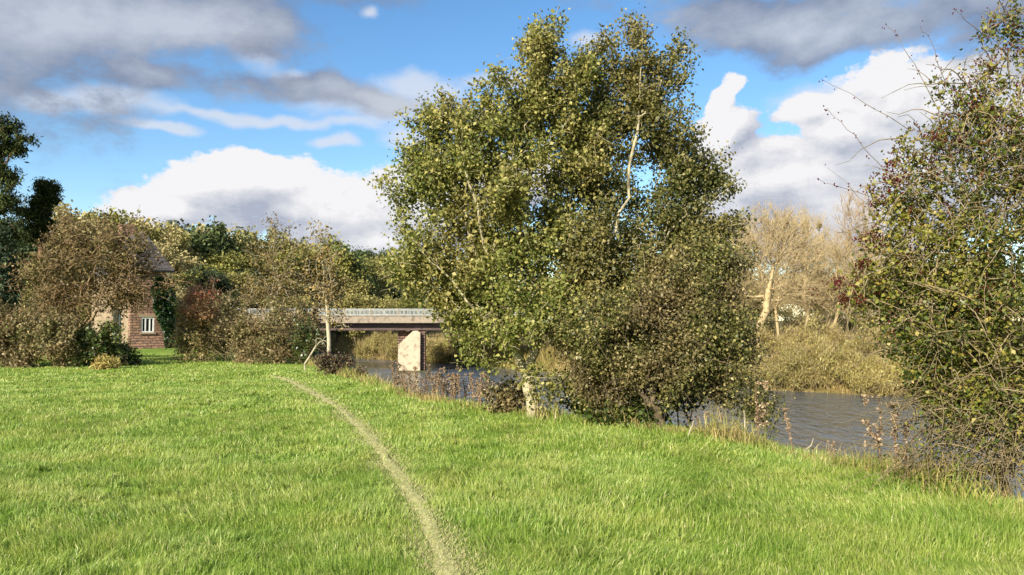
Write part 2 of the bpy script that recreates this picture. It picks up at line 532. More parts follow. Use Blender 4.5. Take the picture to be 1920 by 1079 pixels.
    out = N.new('ShaderNodeOutputWorld'); L.new(bg.outputs[0], out.inputs[0])
    w.cycles.sampling_method = 'MANUAL'; w.cycles.sample_map_resolution = 512
SKY_V = 0.95
build_world()

# ------------------------------------------------------------------ shared materials
M = {}
M['bark'] = rough_mat('alder_bark', (96, 88, 66), (176, 164, 130), 9, 0.9, 0.5, (140, 128, 98), (1, 1, 0.4))
M['bark_dark'] = rough_mat('dark_bark', (52, 44, 34), (110, 96, 74), 8, 0.9, 0.5, (80, 68, 52), (1, 1, 0.4))
M['bark_pale'] = rough_mat('pale_bark', (112, 102, 78), (178, 168, 140), 7, 0.85, 0.3, (150, 138, 108), (1, 1, 0.5))
M['twig_grey'] = rough_mat('lichen_twig', (76, 64, 44), (146, 130, 96), 14, 0.9, 0.2, (106, 92, 64))
M['twig_brown'] = rough_mat('brown_twig', (82, 66, 46), (152, 128, 92), 10, 0.9, 0.2, (116, 96, 68))
M['twig_gold'] = rough_mat('golden_twig', (128, 110, 74), (180, 160, 118), 4, 0.85, 0.2, (154, 134, 94))
M['twig_tan'] = rough_mat('tan_twig', (116, 98, 72), (170, 148, 112), 4, 0.85, 0.2, (142, 122, 90))
M['pine_bark'] = rough_mat('pine_bark', (84, 60, 46), (140, 104, 78), 5, 0.9, 0.4)

M['alder_leaf'] = leaf_mat('alder_leaf', [(0, (74, 86, 34)), (0.45, (116, 122, 56)), (0.8, (144, 142, 72)), (1, (170, 160, 90))],
                           [(0, (86, 88, 40)), (0.5, (132, 126, 66)), (0.85, (158, 146, 84)), (1, (176, 162, 98))], rough=0.5, trans=0.3, spec=0.35, thr=(0.42, 0.62))
M['alder_leaf_brown'] = leaf_mat('alder_leaf_brown', [(0, (86, 84, 40)), (0.4, (128, 120, 64)), (0.8, (154, 142, 80)), (1, (176, 162, 98))],
                           [(0, (70, 82, 36)), (0.5, (106, 110, 54)), (1, (158, 148, 86))], rough=0.5, trans=0.3, spec=0.35)
M['willow_brown_leaf'] = leaf_mat('withered_leaf', [(0, (96, 86, 52)), (0.5, (124, 110, 68)), (0.9, (142, 126, 82)), (1, (164, 148, 102))],
                           [(0, (64, 72, 32)), (0.6, (108, 108, 54)), (1, (170, 156, 92))], rough=0.5, trans=0.25, thr=(0.38, 0.52), nscale=0.8)
M['dark_green_leaf'] = leaf_mat('dark_green_leaf', [(0, (36, 52, 18)), (0.5, (66, 84, 32)), (0.9, (100, 112, 50)), (1, (140, 136, 76))], rough=0.4, trans=0.2, spec=0.5)
M['hedge_leaf'] = leaf_mat('hedge_leaf', [(0, (66, 70, 34)), (0.5, (102, 98, 54)), (0.9, (136, 124, 78)), (1, (164, 146, 98))],
                           [(0, (88, 72, 46)), (0.5, (128, 108, 72)), (1, (162, 142, 102))], rough=0.6, trans=0.2)
M['brown_leaf'] = leaf_mat('brown_leaf', [(0, (74, 60, 36)), (0.4, (106, 86, 50)), (0.8, (130, 108, 64)), (1, (118, 110, 60))],
                           [(0, (84, 78, 40)), (1, (130, 116, 66))], rough=0.6, trans=0.2, thr=(0.46, 0.6))
M['red_leaf'] = leaf_mat('red_leaf', [(0, (134, 98, 66)), (0.6, (164, 112, 78)), (1, (176, 92, 72))],
                         [(0, (112, 104, 56)), (1, (152, 134, 82))], rough=0.6, trans=0.25, axis=(0, 0, -0.35), thr=(-0.35, 0.1), nscale=1.5)
M['haw_leaf'] = leaf_mat('hawthorn_leaf', [(0, (52, 66, 22)), (0.4, (88, 104, 38)), (0.8, (134, 136, 56)), (1, (178, 158, 72))],
                         [(0, (112, 116, 44)), (0.6, (160, 154, 64)), (1, (172, 148, 70))], rough=0.5, trans=0.3, thr=(0.5, 0.7), nscale=1.1)
M['ivy_leaf'] = leaf_mat('ivy_leaf', [(0, (18, 38, 12)), (0.6, (36, 62, 22)), (1, (62, 90, 38))], rough=0.4, trans=0.15, spec=0.5)
M['needle'] = leaf_mat('pine_needle', [(0, (32, 40, 20)), (0.5, (58, 68, 36)), (1, (92, 98, 54))], rough=0.8, trans=0.1, spec=.1)
M['needle_blue'] = leaf_mat('fir_needle', [(0, (34, 46, 32)), (0.5, (62, 78, 54)), (1, (98, 112, 82))], rough=0.8, trans=0.1, spec=.1)
M['berry'] = rough_mat('haw_berry', (62, 10, 12), (98, 20, 20), 20, 0.6, 0)

# ------------------------------------------------------------------ ground, path, water
PATH = np.array([(0.15, -12), (0.0, -4), (-0.18, 0)] + [tuple(on_ground(px, py)[:2]) for px, py in
       [(848, 1079), (808, 985), (772, 920), (742, 880), (706, 832), (672, 795), (640, 768), (600, 744), (560, 724), (528, 710), (503, 703)]], float)

def path_dist(x, y):
    return np.abs(sdist(PATH, x, y))

def build_ground():
    def axis(lo, fine0, fine1, hi, step, grow_):
        a = list(np.arange(fine0, fine1, step)); s = step; v = a[-1]
        while v < hi: s *= grow_; v += s; a.append(v)
        s = step; v = a[0]; pre = []
        while v > lo: s *= grow_; v -= s; pre.append(v)
        return np.array(pre[::-1] + a)
    xs = axis(-1500, -22, 9, 1500, 0.33, 1.09); ys = axis(-500, -3, 36, 2400, 0.33, 1.06)
    X, Y = np.meshgrid(xs, ys); nx, ny = len(xs), len(ys)
    Z = ground_z(X.ravel(), Y.ravel())
    V = np.stack([X.ravel(), Y.ravel(), Z], 1)
    i = np.arange(ny - 1)[:, None] * nx + np.arange(nx - 1)[None]
    Q = np.stack([i, i + 1, i + nx + 1, i + nx], -1).reshape(-1, 4)
    m, nt, N, L = new_mat('meadow_soil')
    tc = N.new('ShaderNodeTexCoord')
    n1 = N.new('ShaderNodeTexNoise'); n1.inputs['Scale'].default_value = 0.5; n1.inputs['Detail'].default_value = 8; n1.inputs['Roughness'].default_value = 0.7
    L.new(tc.outputs['Object'], n1.inputs['Vector'])
    g = ramp(N, [(0.3, (88, 110, 36)), (0.5, (112, 134, 50)), (0.7, (138, 152, 66))]); L.new(n1.outputs['Fac'], g.inputs[0])
    n2 = N.new('ShaderNodeTexNoise'); n2.inputs['Scale'].default_value = 2.5; n2.inputs['Detail'].default_value = 6
    L.new(tc.outputs['Object'], n2.inputs['Vector'])
    b = ramp(N, [(0.3, (70, 60, 38)), (0.55, (112, 98, 60)), (0.75, (96, 100, 44))]); L.new(n2.outputs['Fac'], b.inputs[0])
    sp = N.new('ShaderNodeSeparateXYZ'); L.new(tc.outputs['Object'], sp.inputs[0])
    mr = N.new('ShaderNodeMapRange'); mr.inputs['From Min'].default_value = -0.15; mr.inputs['From Max'].default_value = -0.6
    L.new(sp.outputs[2], mr.inputs['Value'])
    hr = N.new('ShaderNodeMapRange'); hr.inputs['From Min'].default_value = 1.0; hr.inputs['From Max'].default_value = 3.0
    L.new(sp.outputs[2], hr.inputs['Value'])
    mx0 = N.new('ShaderNodeMath'); mx0.operation = 'MAXIMUM'; L.new(mr.outputs[0], mx0.inputs[0]); L.new(hr.outputs[0], mx0.inputs[1])
    mx = N.new('ShaderNodeMix'); mx.data_type = 'RGBA'; L.new(mx0.outputs[0], mx.inputs['Factor'])
    L.new(g.outputs[0], mx.inputs['A']); L.new(b.outputs[0], mx.inputs['B'])
    p = N.new('ShaderNodeBsdfPrincipled'); L.new(mx.outputs['Result'], p.inputs['Base Color']); p.inputs['Roughness'].default_value = 0.95
    p.inputs['Specular IOR Level'].default_value = 0.1
    bp = N.new('ShaderNodeBump'); bp.inputs['Strength'].default_value = 0.6; bp.inputs['Distance'].default_value = 0.08
    L.new(n2.outputs['Fac'], bp.inputs['Height']); L.new(bp.outputs[0], p.inputs['Normal'])
    o = N.new('ShaderNodeOutputMaterial'); L.new(p.outputs[0], o.inputs[0])
    tag(link_mesh('ground', np_mesh('ground', V, Q, smooth=True), m), 'green riverside meadow sloping down to the river bank', 'ground', kind='structure')

    # trodden path
    pts = []
    for a, c in zip(PATH[:-1], PATH[1:]):
        k = max(2, int(np.linalg.norm(c - a) / 0.22))
        pts += [a + (c - a) * t for t in np.linspace(0, 1, k, endpoint=False)]
    pts = np.array(pts)
    for _ in range(6): pts[1:-1] = (pts[:-2] + 2 * pts[1:-1] + pts[2:]) / 4
    tg = np.gradient(pts, axis=0); tg /= np.linalg.norm(tg, axis=1, keepdims=True)
    nrm = np.stack([tg[:, 1], -tg[:, 0]], 1)
    W = 7; rows = []
    tt = np.arange(len(pts)) * 0.3
    hw = 0.07 + 0.06 * (vnoise(tt * 1.7, tt * 0 + 3.3) - 0.5)
    for j in range(W):
        f = (j / (W - 1) * 2 - 1)
        q = pts + nrm * (hw * f + (0.05 * (vnoise(tt * 3.1 + 17 * j, tt * 0) - 0.5)))[:, None]
        z = ground_z(q[:, 0], q[:, 1]) + 0.012 + 0.004 * (1 - abs(f))
        rows.append(np.concatenate([q, z[:, None]], 1))
    V = np.stack(rows, 1).reshape(-1, 3)
    i = np.arange(len(pts) - 1)[:, None] * W + np.arange(W - 1)[None]
    Q = np.stack([i, i + 1, i + W + 1, i + W], -1).reshape(-1, 4)
    pm = rough_mat('trodden_earth', (126, 128, 70), (182, 176, 120), 14, 0.95, 0.5, (156, 154, 96), detail=8)
    tag(link_mesh('path', np_mesh('path', V, Q, smooth=True), pm), 'narrow pale trodden path curving through the meadow grass', 'path', kind='structure')

    # river
    m, nt, N, L = new_mat('river_water')
    tc = N.new('ShaderNodeTexCoord'); mp = N.new('ShaderNodeMapping')
    mp.inputs['Rotation'].default_value = (0, 0, R(-42)); mp.inputs['Scale'].default_value = (0.55, 0.22, 1)
    L.new(tc.outputs['Object'], mp.inputs['Vector'])
    nA = N.new('ShaderNodeTexNoise'); nA.inputs['Scale'].default_value = 3.2; nA.inputs['Detail'].default_value = 4; nA.inputs['Distortion'].default_value = 0.6
    L.new(mp.outputs[0], nA.inputs['Vector'])
    nB = N.new('ShaderNodeTexNoise'); nB.inputs['Scale'].default_value = 0.5; nB.inputs['Detail'].default_value = 3
    L.new(mp.outputs[0], nB.inputs['Vector'])
    ml = N.new('ShaderNodeMapRange'); ml.inputs['From Min'].default_value = 0.35; ml.inputs['From Max'].default_value = 0.65
    ml.inputs['To Min'].default_value = 0.25; ml.inputs['To Max'].default_value = 1.0
    L.new(nB.outputs['Fac'], ml.inputs['Value'])
    mu = N.new('ShaderNodeMath'); mu.operation = 'MULTIPLY'; L.new(nA.outputs['Fac'], mu.inputs[0]); L.new(ml.outputs[0], mu.inputs[1])
    bp = N.new('ShaderNodeBump'); bp.inputs['Strength'].default_value = 0.6; bp.inputs['Distance'].default_value = 0.8
    L.new(mu.outputs[0], bp.inputs['Height'])
    p = N.new('ShaderNodeBsdfPrincipled'); p.inputs['Base Color'].default_value = (0.09, 0.104, 0.118, 1)  # base tinted blue in place of reflected sky; the water itself is brown
    p.inputs['Roughness'].default_value = 0.12; p.inputs['IOR'].default_value = 1.45
    L.new(bp.outputs[0], p.inputs['Normal'])
    o = N.new('ShaderNodeOutputMaterial'); L.new(p.outputs[0], o.inputs[0])
    xs = np.linspace(-420, 160, 60); ys = np.linspace(-220, 340, 60); X, Y = np.meshgrid(xs, ys)
    V = np.stack([X.ravel(), Y.ravel(), np.full(X.size, WATER_Z)], 1)
    i = np.arange(59)[:, None] * 60 + np.arange(59)[None]
    Q = np.stack([i, i + 1, i + 61, i + 60], -1).reshape(-1, 4)
    tag(link_mesh('water', np_mesh('water', V, Q), m), 'rippled grey brown river flowing under the bridge', 'river', kind='structure')
build_ground()

# ------------------------------------------------------------------ grass
def blades(x, y, h, w, ang, lean, g, curl=0.5):
    n = len(x)
    z = ground_z(x, y) - 0.005
    b = np.stack([x, y, z], 1)
    ld = np.stack([np.cos(ang), np.sin(ang), np.zeros(n)], 1)
    sa = ang + math.pi / 2 + g.normal(0, 0.9, n)
    s = np.stack([np.cos(sa), np.sin(sa), np.zeros(n)], 1) * (w * 0.5)[:, None]
    c = np.cos(lean); sn = np.sin(lean)
    up = np.array([0, 0, 1.0])
    mid = b + ld * (h * 0.5 * sn * 0.7)[:, None] + up * (h * 0.55 * np.sqrt(np.clip(1 - (0.7 * sn) ** 2, 0, 1)))[:, None]
    l2 = lean + curl * g.random(n)
    tip = mid + ld * (h * 0.5 * np.sin(l2))[:, None] + up * (h * 0.5 * np.cos(l2))[:, None]
    V = np.stack([b - s, b + s, mid + s * 0.8, mid - s * 0.8, tip], 1).reshape(-1, 3)
    k = np.arange(n) * 5
    Q = np.stack([k, k + 1, k + 2, k + 3], 1); T = np.stack([k + 3, k + 2, k + 4], 1)
    return V, Q, T

def join(parts):
    V, Q, T, off = [], [], [], 0
    for v, q, t in parts:
        V.append(v); Q.append(q + off); T.append(t + off); off += len(v)
    return np.concatenate(V), np.concatenate(Q), np.concatenate(T)

def build_grass():
    g = np.random.default_rng(11)
    m, nt, N, L = new_mat('meadow_grass')
    geo = N.new('ShaderNodeNewGeometry'); tc = N.new('ShaderNodeTexCoord')
    r1 = ramp(N, [(0, (95, 125, 43)), (0.35, (129, 159, 60)), (0.75, (159, 181, 81)), (0.92, (182, 197, 106)), (1, (210, 200, 143))])
    r2 = ramp(N, [(0, (131, 147, 60)), (0.4, (170, 183, 83)), (0.8, (192, 199, 108)), (1, (218, 205, 151))])
    L.new(geo.outputs['Random Per Island'], r1.inputs[0]); L.new(geo.outputs['Random Per Island'], r2.inputs[0])
    nz = N.new('ShaderNodeTexNoise'); nz.inputs['Scale'].default_value = 0.9; nz.inputs['Detail'].default_value = 5; nz.inputs['Roughness'].default_value = 0.7
    L.new(tc.outputs['Object'], nz.inputs['Vector'])
    mr = N.new('ShaderNodeMapRange'); mr.inputs['From Min'].default_value = 0.42; mr.inputs['From Max'].default_value = 0.62
    L.new(nz.outputs['Fac'], mr.inputs['Value'])
    mx = N.new('ShaderNodeMix'); mx.data_type = 'RGBA'; L.new(mr.outputs[0], mx.inputs['Factor']); L.new(r1.outputs[0], mx.inputs['A']); L.new(r2.outputs[0], mx.inputs['B'])
    p = N.new('ShaderNodeBsdfPrincipled'); L.new(mx.outputs['Result'], p.inputs['Base Color']); p.inputs['Roughness'].default_value = 0.45; p.inputs['Specular IOR Level'].default_value = 0.4
    t = N.new('ShaderNodeBsdfTranslucent'); L.new(mx.outputs['Result'], t.inputs['Color'])
    ms = N.new('ShaderNodeMixShader'); ms.inputs[0].default_value = 0.45; L.new(p.outputs[0], ms.inputs[1]); L.new(t.outputs[0], ms.inputs[2])
    o = N.new('ShaderNodeOutputMaterial'); L.new(ms.outputs[0], o.inputs[0])
    parts = []; dry = []
    rings = [(3.0, 6.0, 7500, 0.0046), (6.0, 9.0, 4800, 0.0060), (9.0, 13, 2400, 0.0088), (13, 20, 1050, 0.014), (20, 36, 380, 0.025)]
    for (y0, y1, dens, w) in rings:
        xa, xb = -0.70 * y1 - 2.5, min(0.70 * y1 + 1.5, 7)
        n = int((xb - xa) * (y1 - y0) * dens)
        x = g.uniform(xa, xb, n); y = g.uniform(y0, y1, n)
        dn = sdist(NEAR, x, y)
        k = (dn < 0.9) & (np.abs(x) < 0.70 * y + 2.5) & ~((y > 26) & (dn > -1.0))
        x, y, dn = x[k], y[k], dn[k]; n = len(x)
        n1 = vnoise(x * 2.3, y * 2.3); n2 = vnoise(x * 0.7 + 50, y * 0.7 + 20); n3 = vnoise(x * 5.5 + 80, y * 5.5)
        pd = path_dist(x, y) + 0.16 * (vnoise(x * 4, y * 4) - 0.5)
        pf = sstep(0.0, 0.27, pd)
        h = (0.032 + 0.060 * n1 * n1 + 0.028 * n2 + 0.032 * n3) * (.94 - .22 * sstep(8, 20, y)) * g.uniform(0.6, 1.25, n) * (0.22 + 0.78 * pf)
        h *= 1 + 1.0 * sstep(-0.8, 0.1, dn)
        keep = (g.random(n) < np.clip(0.12 + 1.35 * vnoise(x * 2.7 + 7, y * 2.7 + 90), 0, 1)) & (g.random(n) < 0.42 + 0.58 * pf)
        isdry = keep & False
        x, y, h, pf = x[keep], y[keep], h[keep], pf[keep]; n = len(x)
        ang = 2 * math.pi * 1.6 * vnoise(x * 0.9 + 31, y * 0.9 + 11) + g.normal(0, 1.15, n)
        lean = np.clip(0.15 + 0.85 * vnoise(x * 1.6 + 3, y * 1.6 + 70) + g.normal(0, 0.3, n), 0, 1.3)
        parts.append(blades(x, y, h, np.full(n, w) * g.uniform(0.7, 1.3, n), ang, lean, g))
        # dry blades along the path
        n = int((y1 - y0) * 1.3 * 0.62 * dens)
        yy = g.uniform(y0, y1, n)
        i = np.searchsorted(PATH[:, 1], np.clip(yy, PATH[0, 1], PATH[-1, 1] - 0.01))
        i = np.clip(i, 1, len(PATH) - 1)
        tt = (yy - PATH[i - 1, 1]) / (PATH[i, 1] - PATH[i - 1, 1])
        xx = PATH[i - 1, 0] + tt * (PATH[i, 0] - PATH[i - 1, 0]) + g.normal(0, 0.15, n) + 0.1 * (vnoise(yy * 1.3, yy * 0 + 5) - .5)
        k = yy < PATH[-1, 1]; xx, yy = xx[k], yy[k]; n = len(xx)
        dry.append(blades(xx, yy, g.uniform(0.015, 0.055, n), np.full(n, w), g.uniform(0, 6.28, n), g.uniform(0.5, 1.35, n), g))
    # taller leaning tufts scattered through the sward
    nt_ = 2600
    yy = 3.2 + 20 * g.random(nt_) ** 1.3; xx = g.uniform(-1, 1, nt_) * (0.70 * yy + 2)
    k = (sdist(NEAR, xx, yy) < -.2) & (path_dist(xx, yy) > .3) & (vnoise(xx * .8 + 5, yy * .8 + 44) > .42)
    xx, yy = xx[k], yy[k]; nt_ = len(xx); per = 34
    i = np.repeat(np.arange(nt_), per); rad = np.abs(g.normal(0, .05, len(i))); th = g.uniform(0, 6.28, len(i))
    da = g.uniform(0, 6.28, nt_)
    bx, by = xx[i] + rad * np.cos(th), yy[i] + rad * np.sin(th)
    parts.append(blades(bx, by, g.uniform(.06, .14, len(i)) * g.uniform(.7, 1.15, nt_)[i], (.0040 + .0008 * by) * g.uniform(.7, 1.2, len(i)), da[i] + g.normal(0, .6, len(i)), np.clip(g.normal(.65, .3, len(i)), 0, 1.3), g, .8))
    V, Q, T = join(parts)
    tag(link_mesh('grass', np_mesh('grass', V, Q, T), m), 'lush bright green tufted meadow grass filling the foreground', 'grass', kind='stuff')
    V, Q, T = join(dry)
    dm = leaf_mat('dry_grass', [(0, (150, 146, 88)), (0.45, (188, 180, 126)), (0.7, (210, 202, 152)), (0.72, (146, 166, 76)), (1, (162, 178, 90))], rough=0.7, trans=0.2)
    tag(link_mesh('dry_grass', np_mesh('dry_grass', V, Q, T), dm), 'short flattened straw coloured grass along the trodden path', 'dry grass', kind='stuff')

    # rank grass on the bank edge
    n = 26000
    i = g.integers(3, 14, n); t = g.random(n)
    q = NEAR[i] * (1 - t)[:, None] + NEAR[i + 1] * t[:, None]
    L_ = np.linalg.norm(NEAR[i + 1] - NEAR[i], axis=1)
    k = g.random(n) < L_ / L_.max() + 0.25
    q = q[k]; n = len(q)
    dd = NEAR[i + 1][k] - NEAR[i][k]; dd /= np.linalg.norm(dd, axis=1, keepdims=True)
    off = np.abs(g.normal(0.15, 0.5, n)) - 0.25
    x = q[:, 0] + dd[:, 1] * off; y = q[:, 1] - dd[:, 0] * off
    cl = vnoise(x * 1.8, y * 1.8)
    h = (0.10 + 0.35 * cl ** 2) * g.uniform(0.5, 1.3, n)
    P_ = blades(x, y, h, 0.006 + 0.0006 * y, g.uniform(0, 6.28, n), g.uniform(0.05, 0.8, n), g, 0.7)
    bm_ = leaf_mat('bank_grass', [(0, (92, 112, 36)), (0.4, (128, 140, 56)), (0.75, (168, 156, 86)), (1, (196, 176, 116))],
                   [(0, (134, 112, 70)), (1, (190, 166, 112))], rough=0.6, trans=0.3, thr=(0.48, 0.6), nscale=0.8)
    tag(link_mesh('bank_grass', np_mesh('bank_grass', *P_), bm_), 'rank yellowing grass fringing the top of the near river bank', 'bank grass', kind='stuff')
build_grass()

# ------------------------------------------------------------------ the alders in the middle
def berries_at(c, g, rad=0.011, k=3):
    """small octahedral-ish berries"""
    n = len(c)
    u = np.array([(1, 0, 0), (-1, 0, 0), (0, 1, 0), (0, -1, 0), (0, 0, 1.15), (0, 0, -1.15)], float)
    f = np.array([(0, 2, 4), (2, 1, 4), (1, 3, 4), (3, 0, 4), (2, 0, 5), (1, 2, 5), (3, 1, 5), (0, 3, 5)])
    V = (c[:, None, :] + u[None] * (rad * g.uniform(0.8, 1.2, n))[:, None, None]).reshape(-1, 3)
    T = (np.arange(n)[:, None, None] * 6 + f[None]).reshape(-1, 3)
    return V, T

def shoots(starts, dirs, lens, g, r0=0.006, r1=0.0018, k=7, sag=0.25, wob=0.04):
    """long arching shoots as chains of 3-sided tubes"""
    n = len(starts)
    t = np.linspace(0, 1, k)
    P = starts[:, None] + dirs[:, None] * (lens[:, None] * t)[:, :, None]
    P[:, :, 2] -= (sag * lens)[:, None] * (t ** 2)[None]
    w = g.normal(0, wob, (n, k, 3)) * lens[:, None, None] * t[None, :, None]
    P += np.cumsum(w, 1) * 0.5
    pos = P.reshape(-1, 3)
    par = (np.arange(n * k) - 1); par[::k] = -1
    r = np.tile(r0 + (r1 - r0) * t, n)
    kids = [[] for _ in range(n * k)]
    for i, p in enumerate(par):
        if p >= 0: kids[p].append(i)
    V, Q = tubes(pos, par, r, kids, split=1.0)
    return V, Q, P

def bare_twigs(n, r0, l0, l1, sag=.25, front=None):
    def ex(pos, par, r, kids, g, root):
        c = np.where(r < r0 * 1.6)[0]
        if front is not None: c = c[pos[c, 1] < np.quantile(pos[c, 1], front)]
        k = g.choice(c, n); o = pos[par[k]]; d = pos[k] - o; d /= np.linalg.norm(d, axis=1, keepdims=True) + 1e-6
        d = d * .6 + g.normal(0, .5, (n, 3)); d[:, 2] += .15; d /= np.linalg.norm(d, axis=1, keepdims=True)
        V, Q, _ = shoots(pos[k], d, g.uniform(l0, l1, n), g, r0, r0 * .4, 6, sag, .07); return V, Q
    return ex

def alders():
    DA = 12.75
    bA = on_ground(1000, 784)
    stA = [pline([(1000, 788), (998, 745), (990, 712)], [bA[1], bA[1], bA[1]]),
           pline([(990, 712), (982, 690), (965, 640), (935, 540), (900, 420), (870, 300)], [bA[1], bA[1], 12.6, 12.5, 12.3, 12.2]),
           pline([(992, 716), (1004, 660), (1006, 580), (975, 440), (1000, 300), (1010, 150), (1012, 70)], [bA[1], 12.7, 12.7, 12.8, 12.9, 12.9, 12.9]),
           pline([(965, 640), (900, 590), (820, 500), (750, 430)], [12.6, 12.3, 12.1, 12.0])]
    blA = pblobs([(1012, 100, 34, 50, 0, 1.5), (1005, 200, 80, 70), (916, 125, 22, 28, 0, 2), (925, 200, 52, 55), (960, 290, 110, 90), (860, 250, 62, 58), (800, 240, 28, 30, 0, .6),
                  (815, 330, 68, 62), (765, 340, 36, 30, 0, 1.2), (746, 398, 24, 22, 0, 2.5), (765, 435, 30, 28, 0, 1.2), (790, 300, 24, 24, 0, 1.2), (890, 390, 120, 100), (790, 480, 70, 50, 0, 1.2), (785, 520, 30, 22, 0, 1.2), (900, 520, 110, 75, 0, .9),
                  (830, 560, 62, 36), (1000, 470, 120, 110, 0.4), (890, 600, 56, 42, 0, 2), (870, 560, 50, 34, 0, 1.5), (960, 615, 60, 26, -0.5), (1020, 570, 74, 54, -0.9), (895, 655, 26, 24, 0, 1),
                  (1070, 150, 50, 56, 0.3, 1.2), (1080, 300, 80, 110, 0.4), (1050, 720, 50, 30, -0.2, .5)], DA, 0.95)
    plant('alder_tree', 'bushy olive green alder with forked pale trunk at the edge of the meadow', 'tree', bA, stA, blA, 3700, 0.115, 0.0045,
          M['bark'], M['alder_leaf'], 95000, 0.056, 0.043, 0.09, seed=5, spray=(11, .55, .12), bf=0.35, group='alders on the near bank', leaf_r=0.011, up=0.45, droop=0.2, shell=0.5, extra=bare_twigs(500, .006, .15, .4, .1))
    DB = 13.3
    bB = at(1075, 800, 13.2); bB[2] = gz(bB[0], bB[1]) - 0.05
    stB = [[bB] + pline([(1088, 700), (1095, 630), (1120, 545), (1140, 480), (1160, 400), (1180, 310), (1198, 220), (1203, 120), (1198, 40)], [13.1, 12.9, 12.5, 12.4, 12.5, 12.6, 12.8, 12.9, 12.9]),
           pline([(1095, 630), (1060, 560), (1050, 440), (1090, 300)], [12.9, 13.2, 13.6, 13.8]),
           pline([(1120, 545), (1200, 480), (1290, 400), (1370, 350)], [12.5, 12.9, 13.0, 13.0])]
    blB = pblobs([(1198, 66, 12, 26, 0, 2), (1206, 95, 22, 30, 0, 2), (1285, 66, 26, 22, 0, 1.5), (1318, 105, 22, 10, 0, 4), (1265, 125, 46, 40, 0, .6), (1195, 190, 72, 68, 0, .9), (1140, 130, 40, 40, 0, 1),
                  (1120, 240, 80, 90, .5), (1235, 270, 72, 82), (1310, 262, 34, 14, 0, .4), (1290, 330, 70, 34, 0, .7), (1380, 340, 36, 12, 0, 1.5), (1340, 365, 42, 24, 0, .6),
                  (1255, 400, 96, 78), (1120, 420, 100, 100, -.2), (1310, 450, 60, 52), (1180, 510, 130, 80, -.3), (1090, 570, 90, 80, -.5), (1270, 520, 90, 70, -.3), (1340, 420, 40, 36), (1100, 470, 60, 50, -.9)], DB, 0.85)
    plant('alder_tree', 'tall browner alder with long leaning pale stem rising right of the forked trunk', 'tree', bB, stB, blB, 3200, 0.075, 0.0045,
          M['bark'], M['alder_leaf_brown'], 92000, 0.053, 0.041, 0.09, seed=6, spray=(11, .55, .12), bf=0.35, group='alders on the near bank', leaf_r=0.011, up=0.45, droop=0.2, shell=0.5, extra=bare_twigs(500, .006, .15, .4, .1))
    bC = on_ground(1243, 803)
    stC = [pline([(1243, 808), (1236, 785), (1220, 758), (1190, 720), (1150, 660), (1120, 600)], [bC[1]] * 2 + [11.4, 11.4, 11.5, 11.7]),
           pline([(1220, 758), (1240, 690), (1280, 600), (1310, 520)], [11.4, 11.6, 11.8, 12.0]),
           pline([(1240, 690), (1320, 650), (1390, 660), (1430, 740)], [11.6, 11.5, 11.3, 11.2])]
    blC = pblobs([(1170, 620, 120, 76), (1290, 570, 100, 90, .3), (1322, 630, 76, 70), (1165, 685, 80, 50, .1), (1230, 685, 90, 46, -.1), (1362, 700, 40, 44), (1422, 770, 12, 46, 0, 2), (1110, 625, 50, 44, -.2), (1355, 520, 40, 56, .3),
                  (1320, 730, 50, 30, 0, .5), (1140, 735, 60, 26, .4), (1370, 560, 36, 46, .3, .4), (1385, 630, 26, 56, 0, .5)], 11.7, 0.8)
    plant('willow_tree', 'low leaning tree with drooping withered brown leaves over the water', 'tree', bC, stC, blC, 3200, 0.07, 0.004,
          M['bark_dark'], M['willow_brown_leaf'], 98000, 0.046, 0.028, 0.085, seed=8, spray=(11, .5, .10), bf=0.3, leaf_r=0.010, up=0.3, droop=0.5, shell=0.5, extra=bare_twigs(600, .006, .2, .55, .4, .5))
    # dark green growth at the feet of the alders
    for k, (px, py, rx, ry, Y, lab, n, mt, seed) in enumerate([
        (1130, 735, 85, 46, 12.9, 'dark green glossy bush in shade at the foot of the alders', 5200, 'dark_green_leaf', 21),
        (1180, 778, 80, 22, 11.9, 'low dark bramble spilling over the bank edge beside the leaning trunk', 2200, 'dark_green_leaf', 22),
        (955, 745, 40, 34, 13.2, 'thin brown bramble patch left of the forked alder trunk', 1300, 'hedge_leaf', 23),
        (1275, 715, 64, 40, 12.6, 'deeply shaded dark green bush behind the leaning trunk', 3600, 'dark_green_leaf', 24)]):
        b = at(px, py + ry, Y); b[2] = min(gz(b[0], b[1]), b[2])
        s = Y / F
        c = at(px, py, Y)
        st = [line3(b, c + np.array([dx * rx * s, 0.1, -0.2 * ry * s]), 4, 0.03) for dx in (-.6, 0, .6)]
        plant('bramble_bush', lab, 'bush', b, st, [(c, (rx * s, rx * s * .7, ry * s), 1.0)], 260, 0.018, 0.003, M['twig_brown'], M[mt], n, 0.065, 0.05, 0.09,
              seed=seed, group='undergrowth below the alders', leaf_r=0.01, part=('stem', 'foliage'), up=0.4)
alders()

